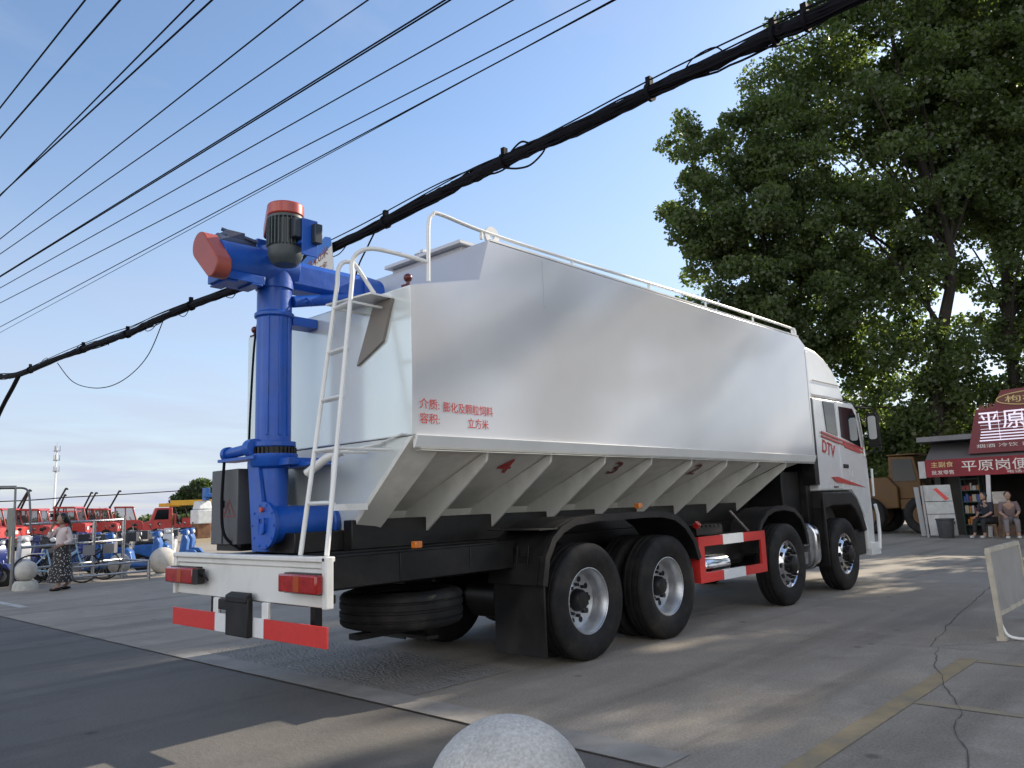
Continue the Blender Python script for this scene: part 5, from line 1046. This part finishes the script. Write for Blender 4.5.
bk.location = (.42, 14.25, 0); bk.rotation_euler = (0, 0, R(-20))
# motor scooter
sb = mat('scooter_blue', (.015, .095, .33), .4, 0, .25, 5, coat=.25); sd_ = mat('scooter_dark', (.02, .022, .03), .35, 0, .2, 5, coat=.4); sw = mat('scooter_pale', (.5, .52, .55), .35, 0, .05, 5, coat=.4); sr = mat('scooter_navy', (.015, .03, .16), .3, 0, .2, 5, coat=.5)
def scooter(label):
    S = thing('motor_scooter', label, 'scooter', (0, 0, 0), 'scooters parked behind the railing')
    for x in (-.60, .62):
        q = MB(); q.lathe(tyre_prof(.235, .10, .13), (x, 0, .235), (0, 1, 0), 22, closed=True); w = q.build('wheel', rubber, S); q = MB(); q.lathe([(-.03, .13), (-.02, .05), (.02, .05), (.03, .13)], (x, 0, .235), (0, 1, 0), 16); q.build('rim', steel, w)
    q = MB(); q.prism([(-.85, .52), (-.80, .70), (-.35, .72), (-.15, .60), (-.08, .30), (.28, .28), (.36, .50), (.42, .92), (.50, .95), (.58, .78), (.54, .45), (.40, .20), (-.25, .18), (-.42, .36)], 1, -.15, .15); q.build('body', sb, S, bevel=.04)
    q = MB(); q.prism([(-.82, .71), (-.70, .80), (-.30, .79), (-.18, .735), (-.30, .725)], 1, -.13, .13); q.build('seat', black, S, bevel=.03)
    q = MB(); q.tube([(.40, -.33, 1.05), (.44, -.12, 1.03), (.44, .12, 1.03), (.40, .33, 1.05)], .016, 8); q.box(.38, .54, -.12, .12, .94, 1.08); q.build('handlebar', sb, S, bevel=.02)
    q = MB(); q.tube([(.50, .05, .70), (.62, .07, .235)], .025, 8); q.tube([(.50, -.05, .70), (.62, -.07, .235)], .025, 8); q.prism([(.36, .40), (.55, .52), (.74, .50), (.86, .36), (.80, .38), (.62, .44)], 1, -.07, .07); q.build('front_fork', sb, S, bevel=.01)
    q = MB(); q.sphere((.55, 0, .98), .04, .07, .06); q.build('headlight', whiterefl, S)
    for s in (-1, 1):
        q = MB(); q.tube([(.42, s * .22, 1.04), (.40, s * .28, 1.20)], .007, 5); q.sphere((.40, s * .29, 1.23), .015, .055, .04, 10, 6); q.build('mirror', black, S)
    q = MB(); q.box(-1.02, -.74, -.15, .15, .80, 1.05); q.tube([(-.86, -.1, .7), (-.95, -.1, .82)], .01, 5); q.build('rear_box', sd_, S, bevel=.03)
    return S
sc0 = scooter('blue scooter just right of the railing end, front wheel turned out')
sc0.location = (2.55, 15.1, 0); sc0.rotation_euler = (0, 0, R(-45))
spots = [(3.7, 16.1, -38, None, 'blue scooter nearest the tanker bumper'), (1.55, 15.6, -30, None, 'bright blue scooter behind the right half of the railing'), (.95, 15.9, -120, {'scooter_blue': 'scooter_dark'}, 'black scooter behind the middle of the railing'),
         (.1, 16.3, -20, {'scooter_blue': 'scooter_navy'}, 'navy scooter behind the walking woman'), (-.75, 15.6, -58, {'scooter_blue': 'scooter_navy'}, 'navy scooter standing behind the tall steel post'), (-1.5, 15.9, -70, {'scooter_blue': 'scooter_dark'}, 'black scooter cut by the left picture edge'),
         (1.9, 17.4, -25, None, 'blue scooter in the second row, left of the ball bollard'), (.4, 17.6, -72, {'scooter_blue': 'scooter_pale'}, 'pale scooter in the second row behind the railing'), (2.9, 17.3, -10, {'scooter_blue': 'scooter_dark'}, 'black scooter in the second row right of the railing'), (4.6, 17.6, -48, None, 'blue scooter in the second row beside the tanker bumper'), (-.6, 17.7, -66, None, 'blue scooter in the second row near the notice board'),
         (1.2, 19.0, -100, {'scooter_blue': 'scooter_dark'}, 'black scooter in the third row behind the railing'), (2.4, 19.2, -85, {'scooter_blue': 'scooter_navy'}, 'navy scooter in the third row behind the blue scooters'), (3.6, 18.8, -110, {'scooter_blue': 'scooter_dark'}, 'black scooter in the third row near the tanker bumper'), (5.3, 19.5, -120, {'scooter_blue': 'scooter_pale'}, 'pale scooter in the third row near the control cabinet'),
         (-.2, 19.3, -95, {'scooter_blue': 'scooter_dark'}, 'black scooter in the third row behind the walking woman'), (-1.9, 17.5, -75, {'scooter_blue': 'scooter_pale'}, 'pale scooter in the second row at the left picture edge')]
for x, y, a, sw_, lab in spots: dup(sc0, (x, y, 0), R(a), lab, 'scooters parked behind the railing', sw_)
bk3 = dup(bk, (1.1, 14.75, 0), R(-35), 'grey bicycle leaning behind the middle of the railing', 'parked bicycles', {'pale_blue_paint': 'scooter_dark'})
bk2 = dup(bk, (-1.35, 14.9, 0), R(-25), 'dark bicycle parked at the left edge behind the steel frame', 'parked bicycles', {'pale_blue_paint': 'scooter_navy'})

# red crane tractors in a row
clearg = bpy.data.materials.new('clear_window_glass'); clearg.use_nodes = True; _t = clearg.node_tree; _b = _t.nodes['Principled BSDF']
_g = N(_t, 'ShaderNodeBsdfTransparent'); _x = N(_t, 'ShaderNodeMixShader'); _x.inputs[0].default_value = .72; _b.inputs['Base Color'].default_value = (.05, .06, .06, 1); _b.inputs['Roughness'].default_value = .05
_t.links.new(_b.outputs[0], _x.inputs[1]); _t.links.new(_g.outputs[0], _x.inputs[2]); _t.links.new(_x.outputs[0], _t.nodes['Material Output'].inputs['Surface'])
redv = mat('red_vehicle_paint', (.36, .028, .024), .45, 0, .25, 3, coat=.2); yv = mat('yellow_boom_paint', (.62, .36, .02), .4, 0, .1, 2)
def loader_truck(label):
    V = thing('farm_truck', label, 'farm truck', (0, 0, 0), 'red farm trucks in a row')
    q = MB(); q.prism([(-.5, .55), (-.5, 1.28), (.80, 1.28), (1.15, 1.18), (1.2, .6)], 1, -.8, .8); q.prism([(-.55, 2.06), (-.5, 2.16), (.55, 2.14), (.68, 2.04)], 1, -.86, .86)
    for s in (-1, 1):
        for a, b in (((-.46, s * .76, 1.27), (-.46, s * .76, 2.07)), ((.78, s * .76, 1.27), (.56, s * .76, 2.07)), ((.18, s * .77, 1.27), (.12, s * .77, 2.07))): q.tube([a, b], .045, 5)
    c = q.build('cab', redv, V, bevel=.02)
    for pl in ([(.80, -.72, 1.29), (.80, .72, 1.29), (.58, .72, 2.05), (.58, -.72, 2.05)], [(-.48, -.72, 1.29), (-.48, .72, 1.29), (-.48, .72, 2.05), (-.48, -.72, 2.05)], [(-.44, -.79, 1.29), (.78, -.79, 1.29), (.56, -.79, 2.05), (-.44, -.79, 2.05)], [(-.44, .79, 1.29), (.78, .79, 1.29), (.56, .79, 2.05), (-.44, .79, 2.05)]):
        q = MB(); q.add(pl, [(0, 1, 2, 3)]); q.build('window', clearg, c)
    q = MB(); q.box(-.35, .1, -.5, .5, 1.0, 1.35); q.box(-.38, -.28, -.5, .5, 1.35, 1.75); q.tube([(.55, -.25, 1.2), (.38, -.25, 1.48)], .03, 6); q.build('seat', black, c)
    q = MB(); q.box(-3.4, -.55, -.30, .30, .60, .78); q.build('chassis', black, V)
    q = MB(); q.box(-3.4, -.6, -.85, .85, .80, .90); q.box(-3.4, -.6, -.85, -.80, .902, 1.45); q.box(-3.4, -.6, .80, .85, .902, 1.45); q.box(-3.4, -3.35, -.79, .79, .902, 1.45); q.build('load_bed', redv, V, bevel=.01)
    for x in (.55, -2.6):
        for s in (-1, 1):
            q = MB(); q.lathe(tyre_prof(.42, .24, .24), (x, s * .72, .42), (0, 1, 0), 24, closed=True); w = q.build('wheel', rubber, V); q = MB(); q.lathe([(-.1, .24), (-.06, .1), (.06, .1), (.1, .24)], (x, s * .72, .42), (0, 1, 0), 16); q.build('rim', sw, w)
    q = MB(); q.tube([(-.75, .3, .9), (-.78, .3, 2.2)], .07, 8); q.tube([(-.78, .3, 2.1), (-.25, .3, 3.2)], .055, 8); q.tube([(-.25, .3, 3.2), (-.15, .3, 3.12)], .05, 8); q.box(-.95, -.6, .15, .45, 1.6, 1.8); q.build('loading_pipe', black, V)
    for s in (-1, 1):
        q = MB(); q.box(1.19, 1.23, s * .55 - .12, s * .55 + .12, .85, 1.02); q.build('headlight', whiterefl, V)
    return V
lt0 = loader_truck('red farm truck, leftmost of the row behind the scooters'); a0 = R(-43)
rowp = [Vector((5.9 + 1.33 * i + [0, .3, -.35, .5, -.2, .4, -.5, .2][i], 40.5 + 1.42 * i + [0, -.8, .6, -.3, 1.0, -.7, .3, -.9][i], 0)) for i in range(8)]
ordn = ['leftmost', 'second from the left', 'third from the left', 'fourth from the left', 'fifth from the left', 'sixth from the left', 'seventh from the left', 'rightmost']
lt0.location = rowp[0]; lt0.rotation_euler = (0, 0, a0)
for i in range(1, 8): dup(lt0, rowp[i], a0 + R([0, 12, -14, 8, -20, 16, -6, 22][i]), 'red farm truck, %s of the row behind the scooters' % ordn[i], 'red farm trucks in a row', scale=.94 + .03 * (i * 5 % 4))
dup(lt0, (4.6, 39.1, 0), a0, 'red farm truck cut by the left picture edge', 'red farm trucks in a row')
# red flatbed with folded yellow crane, side-on
FB = thing('crane_flatbed', 'red flatbed truck with folded yellow crane beside the row of farm trucks', 'truck', (14.3, 41.0, 0))
d = Vector((.93, -.37, 0)); nrm = Vector((.37, .93, 0)); O = Vector((12.9, 40.2, 0))
def fb(a, b, z): return O + d * a + nrm * b + Vector((0, 0, z))
def fbox(mb, a0, a1, b0, b1, z0, z1, m=0): mb.obox(fb((a0 + a1) / 2, (b0 + b1) / 2, (z0 + z1) / 2), [d, nrm, (0, 0, 1)], (a1 - a0) / 2, (b1 - b0) / 2, (z1 - z0) / 2, m)
q = MB(); P = [(0, .55), (0, 1.15), (.35, 1.25), (.6, 1.95), (1.5, 1.95), (1.5, .55)]; vs = [fb(a, b, z) for b in (-.85, .85) for a, z in P]; k = len(P)
q.add(vs, [(i, (i + 1) % k, k + (i + 1) % k, k + i) for i in range(k)] + [tuple(range(k)), tuple(range(k, 2 * k))]); c = q.build('cab', redv, FB, bevel=.04)
q = MB(); q.add([fb(a, -.86, z) for a, z in ((.55, 1.3), (.72, 1.85), (1.3, 1.85), (1.3, 1.3))] + [fb(a, -.852, z) for a, z in ((.55, 1.3), (.72, 1.85), (1.3, 1.85), (1.3, 1.3))], [(0, 1, 2, 3), (7, 6, 5, 4)]); q.build('window', glassm, c)
q = MB(); fbox(q, 1.6, 5.4, -.9, .9, .82, .95); fbox(q, 1.6, 1.7, -.9, .9, .95, 1.6); fbox(q, 5.3, 5.4, -.9, .9, .95, 1.2); fbox(q, 1.7, 5.3, -.9, -.86, .95, 1.05); q.build('flatbed', redv, FB); q = MB(); fbox(q, .3, 5.3, -.3, .3, .55, .8); q.build('chassis', black, FB)
for a in (.7, 4.2):
    for b in (-.75, .75):
        q = MB(); q.lathe(tyre_prof(.42, .24, .24), fb(a, b, .42), nrm, 24, closed=True); w = q.build('wheel', rubber, FB); q = MB(); q.lathe([(-.125, .23), (-.06, .1), (.06, .1), (.125, .23)], fb(a, b, .42), nrm, 18); q.build('rim', sw, w)
q = MB(); fbox(q, 1.4, 4.6, -.2, .2, 2.05, 2.35); fbox(q, .8, 1.9, -.16, .16, 2.0, 2.2); q.obox(fb(3.9, 0, 1.9), [d, nrm, (0, 0, 1)], .25, .2, .2); q.build('crane_boom', yv, FB, bevel=.02)
q = MB(); fbox(q, 4.2, 4.5, -.2, .2, .95, 2.3); fbox(q, 4.3, 5.9, -.14, .14, 2.3, 2.55); q.obox(fb(4.6, 0, 2.4), [d, nrm, (0, 0, 1)], .35, .28, .25); q.build('crane_post', redv, FB, bevel=.02)
q = MB()
for i in range(5): q.tube([fb(1.9 + i * .5, -.3 + .15 * i, .95), fb(1.6 + i * .55, -.2, 2.0)], .05, 6); fbox(q, 1.9 + i * .5, 2.25 + i * .5, -.7, .5, .952, 1.3 + .12 * (i % 3))
q.build('crane_gear', black, FB)
for i in range(3): q = MB(); fbox(q, 2.0 + i * .9, 2.5 + i * .9, -.85, -.75, .955, 1.35); q.build('crane_leg', redv, FB)
# small white and blue hoist lorry beside the control cabinet
WT = thing('machine_pallet', 'white machine with blue hoist standing beside the control cabinet', 'machine', (14.2, 35.6, 0))
q = MB(); q.box(13.7, 14.5, 35.2, 36.1, 1.0, 1.75); q.prism([(35.2, 1.76), (35.4, 2.2), (35.9, 2.2), (36.1, 1.76)], 0, 13.8, 14.5); q.build('white_hood', mat('machine_white', (.6, .62, .62), .4, 0, .12, 4), WT, bevel=.05)
q = MB(); q.box(14.1, 14.35, 35.2, 35.6, 2.22, 2.9); q.box(14.0, 14.5, 35.1, 35.3, 2.4, 2.6); q.build('blue_hoist', sb, WT, bevel=.02); q = MB(); q.box(13.75, 14.5, 35.3, 36.0, .25, .99); q.box(13.6, 13.75, 35.4, 35.9, .4, .8); q.build('engine_block', rst, WT, bevel=.03); q = MB(); q.box(13.6, 14.7, 35.1, 36.2, 0, .24); q.build('pallet', mat('pallet_cream', (.45, .38, .26), .7), WT)
# street lamp-thin telecom mast
TW = thing('cell_tower', 'slender white telecom mast with panel antennas far beyond the yard', 'mast', (53.2, 185.3, 0))
q = MB(); q.cyl((53.2, 185.3, 0), (53.2, 185.3, 17.2), .30, .16, 10); q.build('mast_pole', mat('mast_white', (.75, .76, .78), .5), TW)
for z in (12.2, 14.6, 16.6):
    q = MB(); q.box(52.6, 53.8, 184.7, 185.9, z, z + .1); q.build('platform', steel, TW)
    for i in range(3):
        a = 2 * math.pi * i / 3 + z; q = MB(); q.obox((53.2 + .62 * math.cos(a), 185.3 + .62 * math.sin(a), z + .5), [(math.cos(a), math.sin(a), 0), (-math.sin(a), math.cos(a), 0), (0, 0, 1)], .06, .11, .62); q.build('antenna', mat('antenna_grey', (.35, .36, .38), .5), TW)
q = MB(); q.cyl((53.2, 185.3, 17.2), (53.2, 185.3, 18.6), .05, n=6); q.build('lightning_rod', steel, TW)
q = MB(); q.tube(sagline((2, 52, 3.2), (12, 50, 2.9), 12, .3) + sagline((12, 50, 2.9), (34, 46, 4.4), 12, .2)[1:], .035, 5); tag(q.build('phone_line', wireb), 'thin sagging line strung behind the red farm trucks', 'wire')
for i in range(10):
    x, y = 6 + i * 5.5, 62 - i * 1.3; h = [2.3, 1.6, 2.0, 1.4, 2.2, 1.8, 1.5, 2.1, 1.7, 2.0][i]
    tree('distant_bush', ordn[i] + ' low bush beyond the red farm trucks' if i < 7 else ['third from right', 'second from right', 'rightmost'][i - 7] + ' low bush beyond the red farm trucks', (x, y), h, [(x, y, h * .5, 2.6, 1.2, h * .45)], 900, leaf2, .32, .6, tr=.06, seed=120 + i, nclump=26, group='low bushes beyond the trucks')
